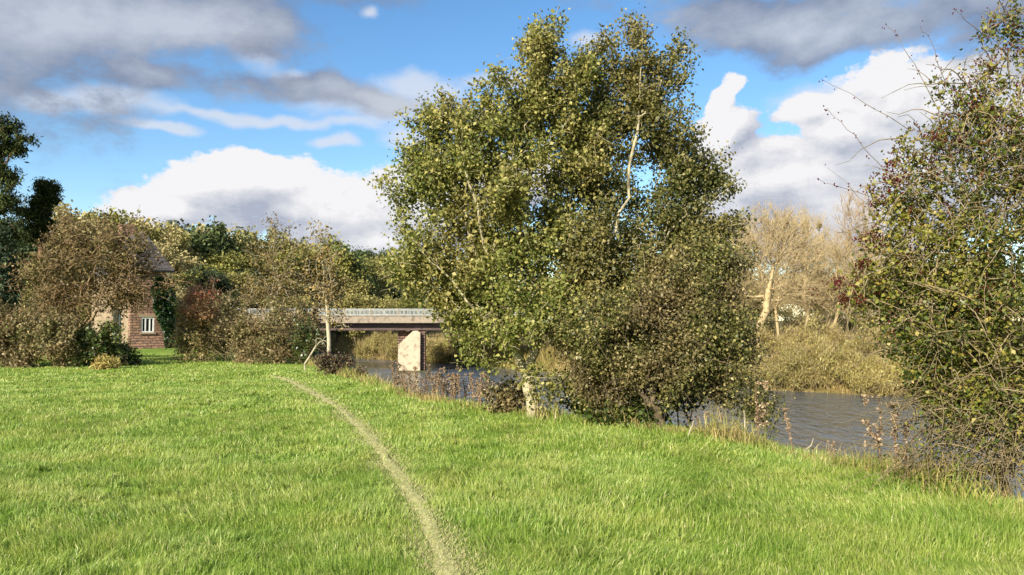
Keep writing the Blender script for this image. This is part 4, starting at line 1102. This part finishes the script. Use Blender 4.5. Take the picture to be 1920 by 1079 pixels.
# ------------------------------------------------------------------ bridge
def bridge():
    a = R(6); Y = 80.0; s = Y / F
    p0 = at(770, 600, Y)
    def zof(py): return at(770, py, Y)[2]
    B = tag(empty('road_bridge', (p0[0], p0[1], WATER_Z), a), 'concrete road bridge with pale railings crossing the river on a stone pier', 'bridge')
    Z = lambda py: zof(py) - WATER_Z
    conc = rough_mat('weathered_concrete', (104, 94, 80), (156, 142, 122), 1.2, 0.9, 0.25, (132, 120, 102), detail=8)
    steel = rough_mat('brown_steel', (72, 58, 54), (106, 88, 80), 0.8, 0.6, 0.1, stretch=(1, 1, 4))
    pierm = rough_mat('pier_stone', (130, 116, 94), (182, 168, 142), 1.6, 0.9, 0.5, (158, 144, 118), detail=9)
    quoin = stone_mat('pier_quoin', (128, 100, 80), (100, 76, 64), (60, 48, 42), 0.5, 0.27, 0.04)
    railm = rough_mat('pale_rail_paint', (138, 140, 134), (168, 170, 162), 3, 0.6, 0.0)
    x0, x1, dep = -34.0, 25.0, 8.5
    def deck(bm):
        box(bm, x0, x1, 0.0, dep, Z(605.5), Z(593.5))
        box(bm, x0, x1, -0.10, 0.0, Z(605.9), Z(603))
    bm_obj('deck', deck, conc, B)
    bm_obj('kerb_line', lambda bm: box(bm, x0, x1, -0.05, 0.25, Z(593.5), Z(592.2)), conc, B)
    for k, yy in enumerate((0.75, dep - 1.1)):
        def beam(bm, yy=yy):
            box(bm, x0, 1.0 * s * 20, yy, yy + .3, Z(619.5), Z(605.6)); box(bm, 1.0 * s * 20 + .06, x1, yy, yy + .3, Z(619.5), Z(605.6))
            box(bm, x0, x1, yy - .12, yy, Z(619.8), Z(618.6))
        bm_obj('beam', beam, steel, B)
    # pier
    L_, R_ = (747 - 770) * s, (788 - 770) * s
    def pier(bm):
        prof = [(L_ - .05, 0 - 1.5), (R_, -1.5), (R_, Z(624)), (R_ - .25, Z(620.6)), (R_ - 0.75, Z(621)), (L_, Z(647))]
        # front face slightly folded so that two facets catch the light differently
        f0 = [bm.verts.new((x, -0.2 if i in (1, 2, 3) else 0.25, z)) for i, (x, z) in enumerate(prof)]
        f1 = [bm.verts.new((x, 1.6, z)) for x, z in prof]
        n = len(prof)
        bm.faces.new(f0); bm.faces.new(f1[::-1])
        for i in range(n): bm.faces.new((f0[i], f1[i], f1[(i + 1) % n], f0[(i + 1) % n]))
    P = bm_obj('pier', pier, pierm, B)
    bm_obj('rear_pier', lambda bm: box(bm, L_ - .1, R_ + .55, 1.6, dep - .5, -1.5, Z(621.5)), quoin, P)
    bm_obj('quoin_strip', lambda bm: box(bm, R_ + .003, R_ + .5, 0.3, 1.6, -1.5, Z(622)), quoin, P)
    bm_obj('footing', lambda bm: box(bm, L_ - .2, R_ + .6, -.35, dep - .3, -1.5, .16), rough_mat('mossy_stone', (50, 54, 30), (96, 92, 60), 3, .9, .3), P)
    bm_obj('bearing', lambda bm: box(bm, -.5, -.1, .5, 1.1, Z(621.4), Z(619.9)), steel, P)
    # second pier and abutments
    bm_obj('pier', lambda bm: (box(bm, 17.0, 19.4, 0.2, dep - .5, -1.5, Z(620.5)), box(bm, 17.2, 19.2, -.3, .2, -1.5, Z(640))), pierm, B)
    bm_obj('abutment', lambda bm: box(bm, x0 - 4, x0 + .1, -.3, dep + .3, -2.5, Z(606)), conc, B)
    bm_obj('abutment', lambda bm: box(bm, x1 - .1, x1 + 4, -.3, dep + .3, -2.5, Z(606)), conc, B)
    # railings: posts and barred panels
    step = 24.5 * s; top = Z(579.2); bot = Z(592.0)
    k = 0; x = x0 + .2
    while x < x1 - step:
        big = (k % 2 == 0)
        bm_obj('railing_post', lambda bm: box(bm, x - (.07 if big else .045), x + (.07 if big else .045), 0.03, .15, bot, top + (.05 if big else 0)), conc if big else railm, B)
        def panel(bm):
            xa, xb = x + .075, x + step - .075
            box(bm, xa, xb, .05, .13, top - .09, top); box(bm, xa, xb, .05, .13, bot + .06, bot + .13)
            nb = 11
            for j in range(nb):
                xx = xa + (xb - xa) * (j + .5) / nb; box(bm, xx - .022, xx + .022, .07, .11, bot + .13, top - .09)
        bm_obj('railing_panel', panel, railm, B)
        x += step; k += 1
    def farrail(bm):
        box(bm, x0, x1, dep - .15, dep - .07, top - .09, top); box(bm, x0, x1, dep - .15, dep - .07, bot + .06, bot + .13)
        xx = x0
        while xx < x1: box(bm, xx - .022, xx + .022, dep - .13, dep - .09, bot + .13, top - .09); xx += .16
        xx = x0
        while xx < x1: box(bm, xx - .06, xx + .06, dep - .16, dep - .06, bot, bot + .06); xx += step
    bm_obj('far_railing', farrail, railm, B)
bridge()

# ------------------------------------------------------------------ pines on the left
def pine(label, trunk, Y, blobs, seed, mat, n=420, nl=11000, r=0.3, group='conifers at the left edge', name='pine_tree', ll=0.34):
    b = at(*trunk[0], Y); b[2] = gz(b[0], b[1]) - .1
    st = [np.array([b] + [at(px, py, Y) for px, py in trunk[1:]])]
    plant(name, label, 'tree', b, st, pblobs(blobs, Y, 1.0), n, r, 0.02, M['pine_bark'], M[mat], nl, ll, ll * .3, 0.2, seed=seed, bf=0.5, group=group, leaf_r=0.07, up=0.9, maxseg=1.5)
def pines():
    pine('tall dark pine with layered crown at the top of the left edge', [(-20, 640), (-15, 500), (-12, 380), (-14, 280), (-10, 215)], 62,
         [(-10, 232, 50, 16), (30, 262, 36, 12), (-30, 270, 60, 16), (35, 285, 22, 12, 0, .6), (-20, 320, 50, 22), (20, 340, 30, 14), (0, 380, 48, 24), (40, 385, 20, 12, 0, .5), (-10, 440, 60, 30), (-60, 300, 60, 60)], 81, 'needle', 700, 26000, .35)
    pine('smaller round topped pine right of the tall pine', [(78, 640), (80, 500), (82, 420), (85, 350)], 68,
         [(86, 352, 24, 12), (80, 378, 26, 12), (98, 370, 14, 9, 0, .5), (70, 400, 26, 14), (88, 420, 20, 10), (64, 440, 26, 16)], 82, 'needle', 400, 12000, .25)
    pine('bluish fir with drooping boughs low at the left edge', [(-2, 640), (-2, 540), (-2, 430)], 40,
         [(-2, 440, 10, 14, 0, .6), (0, 468, 22, 14), (2, 500, 32, 14), (0, 530, 40, 16), (0, 560, 44, 18)], 83, 'needle_blue', 400, 13000, .16, name='fir_tree', ll=.22)
    pine('shadowy dark conifer standing between the two pines', [(42, 640), (42, 520), (42, 400)], 75,
         [(42, 410, 22, 22), (40, 450, 34, 26), (40, 500, 44, 34)], 84, 'needle', 360, 13000, .25)
pines()

# ------------------------------------------------------------------ wood on the hillside
FM = {
 'olive': leaf_mat('wood_olive', [(0, (107, 109, 49)), (0.5, (127, 125, 58)), (1, (143, 137, 67))], rough=0.7, trans=0.2),
 'yellow': leaf_mat('wood_yellow', [(0, (122, 116, 62)), (0.5, (142, 134, 74)), (1, (162, 152, 88))], rough=0.7, trans=0.2),
 'green': leaf_mat('wood_green', [(0, (70, 82, 42)), (0.5, (88, 102, 52)), (1, (108, 116, 62))], rough=0.7, trans=0.2),
 'dark': leaf_mat('wood_dark', [(0, (45, 59, 32)), (0.5, (56, 72, 37)), (1, (71, 84, 44))], rough=0.7, trans=0.1),
 'rust': leaf_mat('wood_rust', [(0, (152, 113, 70)), (0.5, (170, 127, 80)), (1, (175, 141, 90))], rough=0.7, trans=0.2),
 'tan': leaf_mat('wood_tan', [(0, (154, 141, 92)), (0.5, (171, 157, 104)), (1, (183, 170, 116))], rough=0.7, trans=0.25),
}
PROTO = {}
def proto(kind, var):
    key = (kind, var)
    g = np.random.default_rng(abs(hash(kind)) % 1000 * 0 + sum(map(ord, kind)) * 10 + var)
    Hh = 10.0; RX = 3.4 + 0.9 * g.random()
    st = [line3((0, 0, 0), (g.normal(0, .3), g.normal(0, .3), Hh * .75), 6, .15, g)]
    bl = [(np.array([0, 0, Hh * .58]), (RX * .8, RX * .8, Hh * .38), 1.0)]
    for _ in range(8):
        an = g.uniform(0, 6.28); rr = g.uniform(.35, .75) * RX
        bl.append((np.array([math.cos(an) * rr, math.sin(an) * rr, Hh * g.uniform(.38, .82)]), (RX * .4, RX * .4, Hh * g.uniform(.10, .17)), 1.0))
    nl = {'tan': 6500, 'rust': 9000}.get(kind, 11500)
    return plant({'dark': 'evergreen_tree', 'green': 'evergreen_tree'}.get(kind, 'woodland_tree'), 'x', 'tree', (0, 0, 0), st, bl, 170, .2, .03, M['twig_tan'] if kind == 'tan' else M['bark_dark'] if kind != 'rust' else M['twig_brown'],
                 FM[kind], nl, .25, .20, .36, seed=int(g.integers(1e6)), leaf_r=.09, up=.5, local=True, maxseg=2.0)

def place_tree(kind, var, px, ytop, Y, label, group, wide=1.0, rz=0.0):
    top = at(px, ytop, Y); zb = gz(top[0], top[1]) - .2
    while zb < WATER_Z + .5:
        Y *= 1.05; top = at(px, ytop, Y); zb = gz(top[0], top[1]) - .2
    H = max(top[2] - zb, 2.0)
    key = (kind, var)
    if key not in PROTO:
        o = PROTO[key] = proto(kind, var)
    else: o = copy_tree(PROTO[key])
    s = H / 9.2
    o.location = (top[0], top[1], zb); o.scale = (s * wide, s * wide, s); o.rotation_euler = (0, 0, rz)
    tag(o, label, 'tree', group)
    return o

def woods():
    g = np.random.default_rng(77)
    G = 'autumn trees of the wood behind house and bridge'
    sky = [(112, 398, 'tan', 'pale bare tree on the skyline right of the small round pine', 85), (135, 408, 'yellow', 'yellowish crown on the skyline above the brown hawthorn left side', 90),
           (175, 410, 'olive', 'olive crown rising directly behind the brown hawthorn', 95), (225, 418, 'olive', 'olive crown peeping over the right of the brown hawthorn', 100),
           (262, 428, 'tan', 'pale thin crown on the skyline above the house roof', 100), (285, 424, 'yellow', 'yellow olive crown right above the roof slope', 105), (318, 436, 'yellow', 'broad yellow crown on the skyline right of the roof', 110),
           (352, 432, 'dark', 'small dark crown on the skyline above the red topped bush', 130), (375, 438, 'tan', 'thin pale crown right of the small dark skyline crown', 125), (398, 438, 'green', 'fresh green crown on the skyline midway between house and taller birch', 120),
           (428, 446, 'tan', 'greyish crown right of the fresh green skyline crown', 130), (455, 446, 'olive', 'olive crown just left of the taller birch top', 135),
           (490, 446, 'yellow', 'yellow brown crown behind the taller birch, left half', 135), (535, 452, 'olive', 'olive crown behind the taller birch, right half', 140), (575, 462, 'yellow', 'yellowish crown on the skyline between the two birches', 140),
           (610, 460, 'olive', 'olive crown behind the top of the white stemmed birch', 145), (635, 462, 'green', 'deep green crown on the skyline right of the white stemmed birch', 150), (655, 482, 'olive', 'low olive crown left of the distant dark clump', 170),
           (680, 470, 'dark', 'left crown of the distant dark clump on the skyline', 300), (712, 474, 'dark', 'right crown of the distant dark clump on the skyline', 310), (695, 492, 'yellow', 'small yellow crown right under the distant dark clump', 230),
           (722, 490, 'yellow', 'yellow green rounded crown below the right dark crown', 220), (750, 488, 'olive', 'olive crown at the left edge of the big alder foliage', 230), (790, 490, 'tan', 'pale crown glimpsed through the left alder foliage', 230), (835, 500, 'olive', 'olive crown glimpsed behind the middle of the left alder foliage', 240)]
    n = 0
    for (px, py, kind, lab, Y) in sky:
        place_tree(kind, n % 2, px, py - (9 if Y < 280 else 2), Y, lab, G, 0.85 + .3 * g.random() if Y < 280 else 1.0, g.uniform(0, 6.28)); n += 1
    words = {'olive': 'olive brown', 'yellow': 'yellow tinged', 'green': 'deep green', 'dark': 'dark evergreen', 'rust': 'rust red', 'tan': 'pale leafless'}
    mid = []
    for row, (yt, Y, where) in enumerate([(0.28, .9, 'upper'), (0.52, .78, 'middle'), (0.76, .66, 'lower')]):
        for px in np.arange(70, 800, 31):
            mid.append((px + g.uniform(-12, 12), yt + g.uniform(-.08, .08), Y, where))
    xs = [s[0] for s in sky]; ys = [s[1] for s in sky]
    zones = [(0, 250, 'behind the brown hawthorn'), (250, 345, 'right behind the house roof'), (345, 450, 'above the red topped bush'), (450, 560, 'behind the taller birch'),
             (560, 650, 'behind the white stemmed birch'), (650, 735, 'above the left half of the bridge railing'), (735, 900, 'above the right half of the bridge railing')]
    cnt = {}
    for (px, f, fy, where) in mid:
        s = float(np.interp(px, xs, ys)); yt = s + (585 - s) * f
        Y0 = float(np.interp(px, [60, 250, 450, 640, 760], [80, 100, 125, 175, 215])) * fy
        if Y0 < 62 and px < 420: Y0 = 62
        kind = g.choice(['olive', 'yellow', 'green', 'dark', 'rust', 'tan'], p=[.36, .27, .12, .06, .0, .19])
        z = next(w for a, b, w in zones if a <= px < b)
        lab = f'{words[kind]} woodland tree on the {where} slope {z}'
        place_tree(kind, int(g.integers(0, 2)), px, yt, Y0, lab, G, 1.0 + .35 * g.random(), g.uniform(0, 6.28))
    place_tree('rust', 0, 752, 522, 190, 'single russet tree on the slope just above the right of the bridge railing', G, .9)
woods()

# ------------------------------------------------------------------ far bank
def far_bank():
    g = np.random.default_rng(5)
    RM = leaf_mat('reed', [(0, (134, 112, 62)), (0.5, (172, 148, 92)), (1, (200, 180, 124))], [(0, (110, 104, 50)), (1, (160, 146, 82))], rough=0.7, trans=0.3, nscale=0.25)
    WL = leaf_mat('willow_leaf', [(0, (129, 117, 59)), (0.5, (163, 150, 81)), (0.9, (191, 180, 110)), (1, (206, 199, 136))], [(0, (131, 112, 62)), (1, (178, 159, 94))], rough=0.55, trans=0.3, nscale=0.5)
    # reeds
    n = 30000
    i = g.integers(2, 9, n); t = g.random(n)
    q = FAR[i] * (1 - t)[:, None] + FAR[i + 1] * t[:, None]; dd = FAR[i + 1] - FAR[i]; dd /= np.linalg.norm(dd, axis=1, keepdims=True)
    off = np.abs(g.normal(0.6, 2.2, n)) + .6
    x = q[:, 0] + dd[:, 1] * off; y = q[:, 1] - dd[:, 0] * off
    h = (0.5 + 1.5 * vnoise(x * .3, y * .3)) * g.uniform(.4, 1.2, n) * (0.4 + 0.6 * sstep(14, 4, x))
    P_ = blades(x, y, h, np.full(n, .045), g.uniform(0, 6.28, n), g.uniform(.05, .6, n), g, .6)
    tag(link_mesh('reed_bed', np_mesh('reed_bed', *P_), RM), 'golden dead reeds and grasses lining the far river bank', 'reeds', kind='stuff')
    G = 'golden willow scrub on the far bank'
    def fp(px, off, ):    # point on the far bank seen at column px
        r = ray(px, 600); best = None
        for tt in np.linspace(30, 200, 1700):
            xx, yy = r[0] / r[1] * tt, tt
            if -sdist(FAR, np.array([xx]), np.array([yy]))[0] < -off * .7: return np.array([xx, yy, gz(xx, yy)])
    data = [(1300, 2, 640, 45, 'scrub glimpsed behind the drooping brown leaves'), (1360, 3, 655, 48, 'scrub mound right behind the drooping willow twigs'), (1425, 2.5, 668, 46, 'pale scrub mound below the foot of the bare willow'),
            (1490, 2.5, 640, 52, 'large golden scrub mound right of the bare willow foot'), (1555, 3, 628, 50, 'tall golden scrub mound midway along the far right bank'), (1610, 2, 650, 46, 'scrub mound beside the left edge of the hawthorn leaves'),
            (1660, 2, 665, 46, 'low scrub mound at the water edge under the hawthorn leaves'), (1720, 2.5, 670, 50, 'scrub mound half hidden behind the hawthorn leaves'), (1780, 3, 660, 52, 'scrub glimpsed through the hawthorn branches'),
            (1250, 4, 620, 50, 'scrub in the background behind the leaning tree'), (1190, 4, 615, 50, 'scrub in the background behind the alder stems'), (1850, 3, 650, 60, 'scrub behind the hawthorn at the right edge'),
            (700, 1.5, 622, 30, 'olive scrub on the far bank just left of the bridge pier'), (740, 2.5, 618, 26, 'golden scrub touching the left side of the bridge pier'), (835, 2.5, 622, 32, 'golden scrub on the far bank right of the bridge pier'), (880, 2.5, 618, 32, 'scrub under the bridge beside the alder leaves'),
            (940, 3, 615, 36, 'scrub behind the left alder leaves above the water'), (1530, 7, 590, 46, 'taller brownish scrub behind the golden mounds'), (1460, 9, 600, 46, 'brown twiggy scrub behind the bare willow trunk'), (1370, 8, 600, 56, 'brown scrub left of the bare willow trunk'), (1620, 8, 585, 56, 'brown twiggy scrub behind the hawthorn edge')]
    global LEAF_AXIS
    LEAF_AXIS = np.array([0, 0, .9])
    for k, (px, off, yt, rx, lab) in enumerate(data):
        b = fp(px, off); Y = b[1]; s = Y / F
        c = b.copy(); top = at(px, yt, Y)[2]; H = max(top - b[2], 1.2); RX = rx * s
        gg = np.random.default_rng(300 + k)
        st = [line3(b, b + np.array([gg.uniform(-.6, .6) * RX, gg.uniform(-.5, .5) * RX, H * gg.uniform(.5, .8)]), 4, .1, gg) for _ in range(6)]
        bl = [(b + [0, 0, H * .45], (RX * .95, RX * .8, H * .45), 1.), (b + [-RX * .5, -.3, H * .4], (RX * .5, RX * .4, H * .36), 1.), (b + [RX * .5, -.3, H * .45], (RX * .5, RX * .4, H * .4), 1.), (b + [0, -RX * .5, H * .3], (RX * .6, RX * .4, H * .28), 1.)]
        plant('willow_scrub', lab, 'bush', b, st, bl, 300, .05, .012, M['twig_gold'] if off < 6 else M['twig_tan'], WL, 12000 if off < 6 else 5000, .26, .042, .24, seed=310 + k, group=G, leaf_r=.03, part=('stem', 'foliage'), up=.4, maxseg=1.5, spray=(9, .9, .16), extra=bare_twigs(500, .014, .5, 1.3, .15))
    LEAF_AXIS = None
    # bare willow
    def bare_tree(name, label, trunk, Y, blobs, n, r, tip, wood, seed, group=None, bf=.45, ntw=900, tl=(.5, 1.3), stems=None):
        b = at(*trunk[0], Y); b[2] = gz(b[0], b[1]) - .1
        st = [np.array([b] + [at(px, py, Y) for px, py in trunk[1:]])]
        for q in (stems or []): st.append(np.array([at(px, py, Y + dy) for px, py, dy in q]))
        def ex(pos, par, rr, kids, g, root):
            c = np.where(rr < tip * 2.5)[0]; k = g.choice(c, ntw)
            o = pos[par[k]]; d = pos[k] - o; d /= np.linalg.norm(d, axis=1, keepdims=True) + 1e-6
            d = d * .6 + g.normal(0, .35, (ntw, 3)); d[:, 2] += .55; d /= np.linalg.norm(d, axis=1, keepdims=True)
            V, Q, _ = shoots(pos[k], d, g.uniform(*tl, ntw), g, tip, tip * .5, 4, .02, .04); return V, Q
        return plant(name, label, 'tree', b, st, pblobs(blobs, Y, .9), n, r, tip, wood, None, 0, seed=seed, group=group, bf=bf, extra=ex, maxseg=1.2, wob=.15, part=('trunk', 'crown'))
    bare_tree('willow_tree', 'bare golden willow with pale forked trunk on the far bank', [(1418, 660), (1425, 610), (1437, 570), (1440, 545)], 66,
              [(1440, 430, 45, 45), (1400, 460, 40, 40), (1480, 440, 40, 45), (1440, 480, 70, 40), (1510, 480, 36, 40), (1370, 490, 36, 36), (1350, 540, 40, 24), (1400, 530, 40, 20, 0, .6), (1480, 540, 40, 30)], 1400, .30, .017, M['twig_gold'], 401,
              bf=.4, ntw=4500, stems=[[(1440, 545, 0), (1425, 510, 0), (1415, 470, .5), (1405, 420, 1)], [(1440, 545, 0), (1450, 500, 0), (1470, 450, -.5), (1480, 400, -1)], [(1440, 545, 0), (1465, 525, .5), (1500, 505, 1), (1530, 470, 1)], [(1437, 570, 0), (1400, 555, -.5), (1350, 545, -1), (1320, 550, -1)]])
    GB = 'bare trees behind the golden willow'
    for k, (px, yt, Y, rx, lab) in enumerate([(1505, 385, 84, 34, 'tall bare tree right behind the golden willow, topped by a mistletoe ball'), (1540, 400, 90, 34, 'bare tree in the gap left of the hawthorn'), (1590, 345, 100, 22, 'narrow bare poplar close to the hawthorn outline'),
                                          (1625, 340, 104, 22, 'narrow bare poplar half behind the hawthorn berries'), (1340, 405, 88, 40, 'bare tree glimpsed right of the alder crown edge'), (1390, 400, 95, 36, 'bare tree behind the left side of the golden willow'), (1460, 390, 96, 40, 'bare tree behind the middle of the golden willow'),
                                          (1570, 440, 84, 40, 'short bare tree at the left edge of the hawthorn'), (1640, 430, 90, 50, 'bare tree mostly hidden behind the hawthorn leaves'), (1280, 440, 90, 50, 'bare tree glimpsed through the lower right alder foliage'), (1700, 420, 100, 50, 'bare tree hidden deep behind the hawthorn')]):
        hgt = 600 - yt
        bare_tree('poplar_tree' if rx < 30 else 'bare_tree', lab, [(px, 640), (px + 2, 560), (px, yt + hgt * .35), (px + 1, yt + 12)], Y,
                  [(px, yt + hgt * .25, rx * .6, hgt * .2), (px, yt + hgt * .5, rx, hgt * .22), (px, yt + hgt * .75, rx * 1.1, hgt * .2)], 380, .18, .017, M['twig_tan'] if rx < 30 else M['twig_gold'], 420 + k, GB, .5, 1800, (.7, 2.0))
    for k, (px, py, Y, lab) in enumerate([(1511, 421, 83.5, 'larger mistletoe ball high in the bare tree behind the willow'), (1537, 424, 89.5, 'smaller mistletoe ball right of the larger one')]):
        c = at(px, py, Y); gg = np.random.default_rng(k + 60); rr = (.42, .28)[k]
        pts = gg.normal(0, 1, (500, 3)); pts /= np.linalg.norm(pts, axis=1, keepdims=True); pts *= (gg.random(500) ** .4)[:, None] * rr
        V, Q = leaves(pts, gg, .16, .06, .2)
        o = tag(link_mesh('mistletoe', np_mesh('mistletoe', V, Q), FM['yellow'], None, c), lab, 'mistletoe', 'mistletoe balls in the bare trees')
    GT = 'brown thickets behind the bare willow'
    for k, (px, yt, Y, rx) in enumerate([(1240, 560, 105, 60), (1310, 556, 110, 60), (1375, 560, 100, 60), (1430, 566, 105, 55), (1480, 555, 110, 60), (1535, 562, 100, 55), (1590, 552, 108, 60), (1650, 556, 104, 60), (1720, 548, 110, 70), (1790, 552, 104, 70)]):
        lab = ['brown thicket in the background behind the alder stems', 'brown thicket in the background at the right rim of the alder', 'brown thicket in the background left of the willow trunk', 'brown thicket in the background straight behind the willow trunk', 'brown thicket in the background just right of the willow trunk',
               'brown thicket in the background below the mistletoe', 'brown thicket in the background beside the left rim of the hawthorn', 'brown thicket behind the left leaves of the hawthorn', 'brown thicket deep behind the middle of the hawthorn', 'brown thicket deep behind the right of the hawthorn'][k]
        shrub('thicket', lab, px, yt, 622, rx, Y, M['twig_tan'], FM['tan'] if k % 2 else FM['olive'], 3600, 500 + k, GT, .26, .16, 240, .3, .06, .018, fan=.9)
    # distant land to the right: low tree belt
    for k, (px, yt, Y) in enumerate([(1300, 520, 150), (1380, 505, 160), (1450, 515, 150), (1530, 500, 165), (1600, 505, 150), (1680, 490, 160), (1760, 480, 150), (1230, 520, 150), (1150, 520, 150), (1060, 520, 170), (970, 515, 180), (900, 510, 190), (1850, 480, 150)]):
        w = ['far left', 'second', 'third', 'fourth', 'fifth', 'sixth'][k] if k < 6 else None
        lab = ['hazy tan tree in the far belt at the alder edge', 'hazy olive tree in the far belt left of the willow trunk', 'hazy tan tree in the far belt right behind the willow fork', 'hazy olive tree in the far belt right of the willow', 'hazy tan tree in the far belt beside the hawthorn outline', 'olive tree of the far belt hidden behind the hawthorn outline', 'tan tree of the far belt behind the hawthorn middle',
               'tan tree of the far belt behind the leaning brown tree', 'olive tree of the far belt behind the leaning pale stem', 'olive tree of the far belt right of the forked trunk', 'tan tree of the far belt behind the forked alder trunk', 'olive tree of the far belt right of the bridge', 'olive tree of the far belt at the right edge'][k]
        place_tree('tan' if 'tan' in lab else 'olive', k % 2, px, yt, Y, lab, 'far belt of trees across the river', 1.3, k * 1.3)
far_bank()

# ------------------------------------------------------------------ dead stalks on the near bank
def stalks():
    g = np.random.default_rng(19)
    wood = rough_mat('dead_stalk', (104, 76, 58), (160, 128, 100), 12, .9, 0); seed_m = leaf_mat('dock_seed', [(0, (104, 84, 62)), (.5, (142, 120, 92)), (1, (182, 162, 130))], rough=.8, trans=.1)
    protos = []
    def make(H, nseed, spread, seed, br):
        gg = np.random.default_rng(seed)
        root = empty('dock_stalk', (0, 0, 0))
        st = [line3((0, 0, -.03), (gg.normal(0, .06), gg.normal(0, .06), H), 6, .012, gg)]
        T = np.stack([gg.normal(0, spread * .6, br), gg.normal(0, spread * .6, br), gg.uniform(.35, 1.05, br) * H], 1)
        pos, par = grow(st, T, .3); r, o, k = radii(par, .008, .003); V, Q = tubes(pos, par, r, k)
        link_mesh('stem', np_mesh('stem', V, Q), wood, root)
        i = gg.integers(3, len(pos), nseed); i = np.maximum(i, 1)
        t = gg.random(nseed)[:, None]; c = pos[par[i]] * t + pos[i] * (1 - t) + gg.normal(0, .012, (nseed, 3))
        c = c[c[:, 2] > .25 * H]
        V, Q = leaves(c, gg, .028, .018, .2)
        link_mesh('seed_head', np_mesh('seed_head', V, Q), seed_m, root)
        return root
    for s in range(4): protos.append(make(.7, 330, .06, 90 + s, 14))
    used = [False] * 4
    def put(x, y, sc, label, group, v=None):
        v = int(g.integers(0, 4)) if v is None else v
        o = protos[v] if not used[v] else copy_tree(protos[v]); used[v] = True
        o.location = (x, y, gz(x, y)); o.rotation_euler = (g.normal(0, .12), g.normal(0, .12), g.uniform(0, 6.28)); o.scale = (sc, sc, sc)
        tag(o, label, 'dead stalk', group)
    for k in range(46):
        px = g.uniform(735, 925); f = (px - 735) / 190
        py = 738 + f * 26 + g.uniform(-6, 5)
        p = on_ground(px, py)
        put(p[0], p[1], g.uniform(.6, 1.05), 'brown dead dock stalk in the dense row between the bridge and the alder', 'dead dock stalks along the bank')
    near = [(1283, 800, .55, 'thin dead stalk just right of the leaning trunk'), (1330, 812, .6, 'pinkish dead stalk in the middle of the bank edge tuft'), (1425, 838, 1.15, 'tall leafy dead stalk below the hanging twigs'), (1490, 852, .8, 'bushy dead stalk standing alone before the open water'),
            (1560, 872, .45, 'short dead stalk left of the tall withered stalk'), (1650, 888, 1.15, 'tall withered stalk standing left of the thorn thicket'), (1685, 892, 1.1, 'withered stalk touching the thorn thicket'), (1305, 806, .5, 'short dead stalk at the left of the tuft'), (1345, 815, .5, 'short dead stalk at the right of the tuft'), (1700, 896, .9, 'dead stalk in the thorn thicket edge')]
    for (px, py, sc, lab) in near:
        p = on_ground(px, py); put(p[0], p[1], sc, lab, 'dead stalks before the open water')
    for (p0, p1, lab, rr) in [((1395, 826), (1395, 770), 'thin upright pale stake on the bank before the water', .012), ((1288, 822), (1300, 790), 'short pale stick leaning right on the bank', .009), ((1500, 850), (1525, 823), 'pale stick leaning right beside the bushy dead stalk', .008), ((1036, 790), (1048, 757), 'forked pale dead stick right of the alder trunk', .012)]:
        b = on_ground(*p0); t = at(*p1, b[1]); b[2] = gz(b[0], b[1]) - .02
        pos = line3(np.zeros(3), t - b, 5, .008, g); par = np.arange(5) - 1
        kids = [[i + 1] if i < 4 else [] for i in range(5)]
        V, Q = tubes(pos, par, np.linspace(rr, rr * .6, 5), kids, split=0.001)
        tag(link_mesh('stick', np_mesh('stick', V, Q, smooth=True), M['bark_pale'], None, b), lab, 'stick')
stalks()
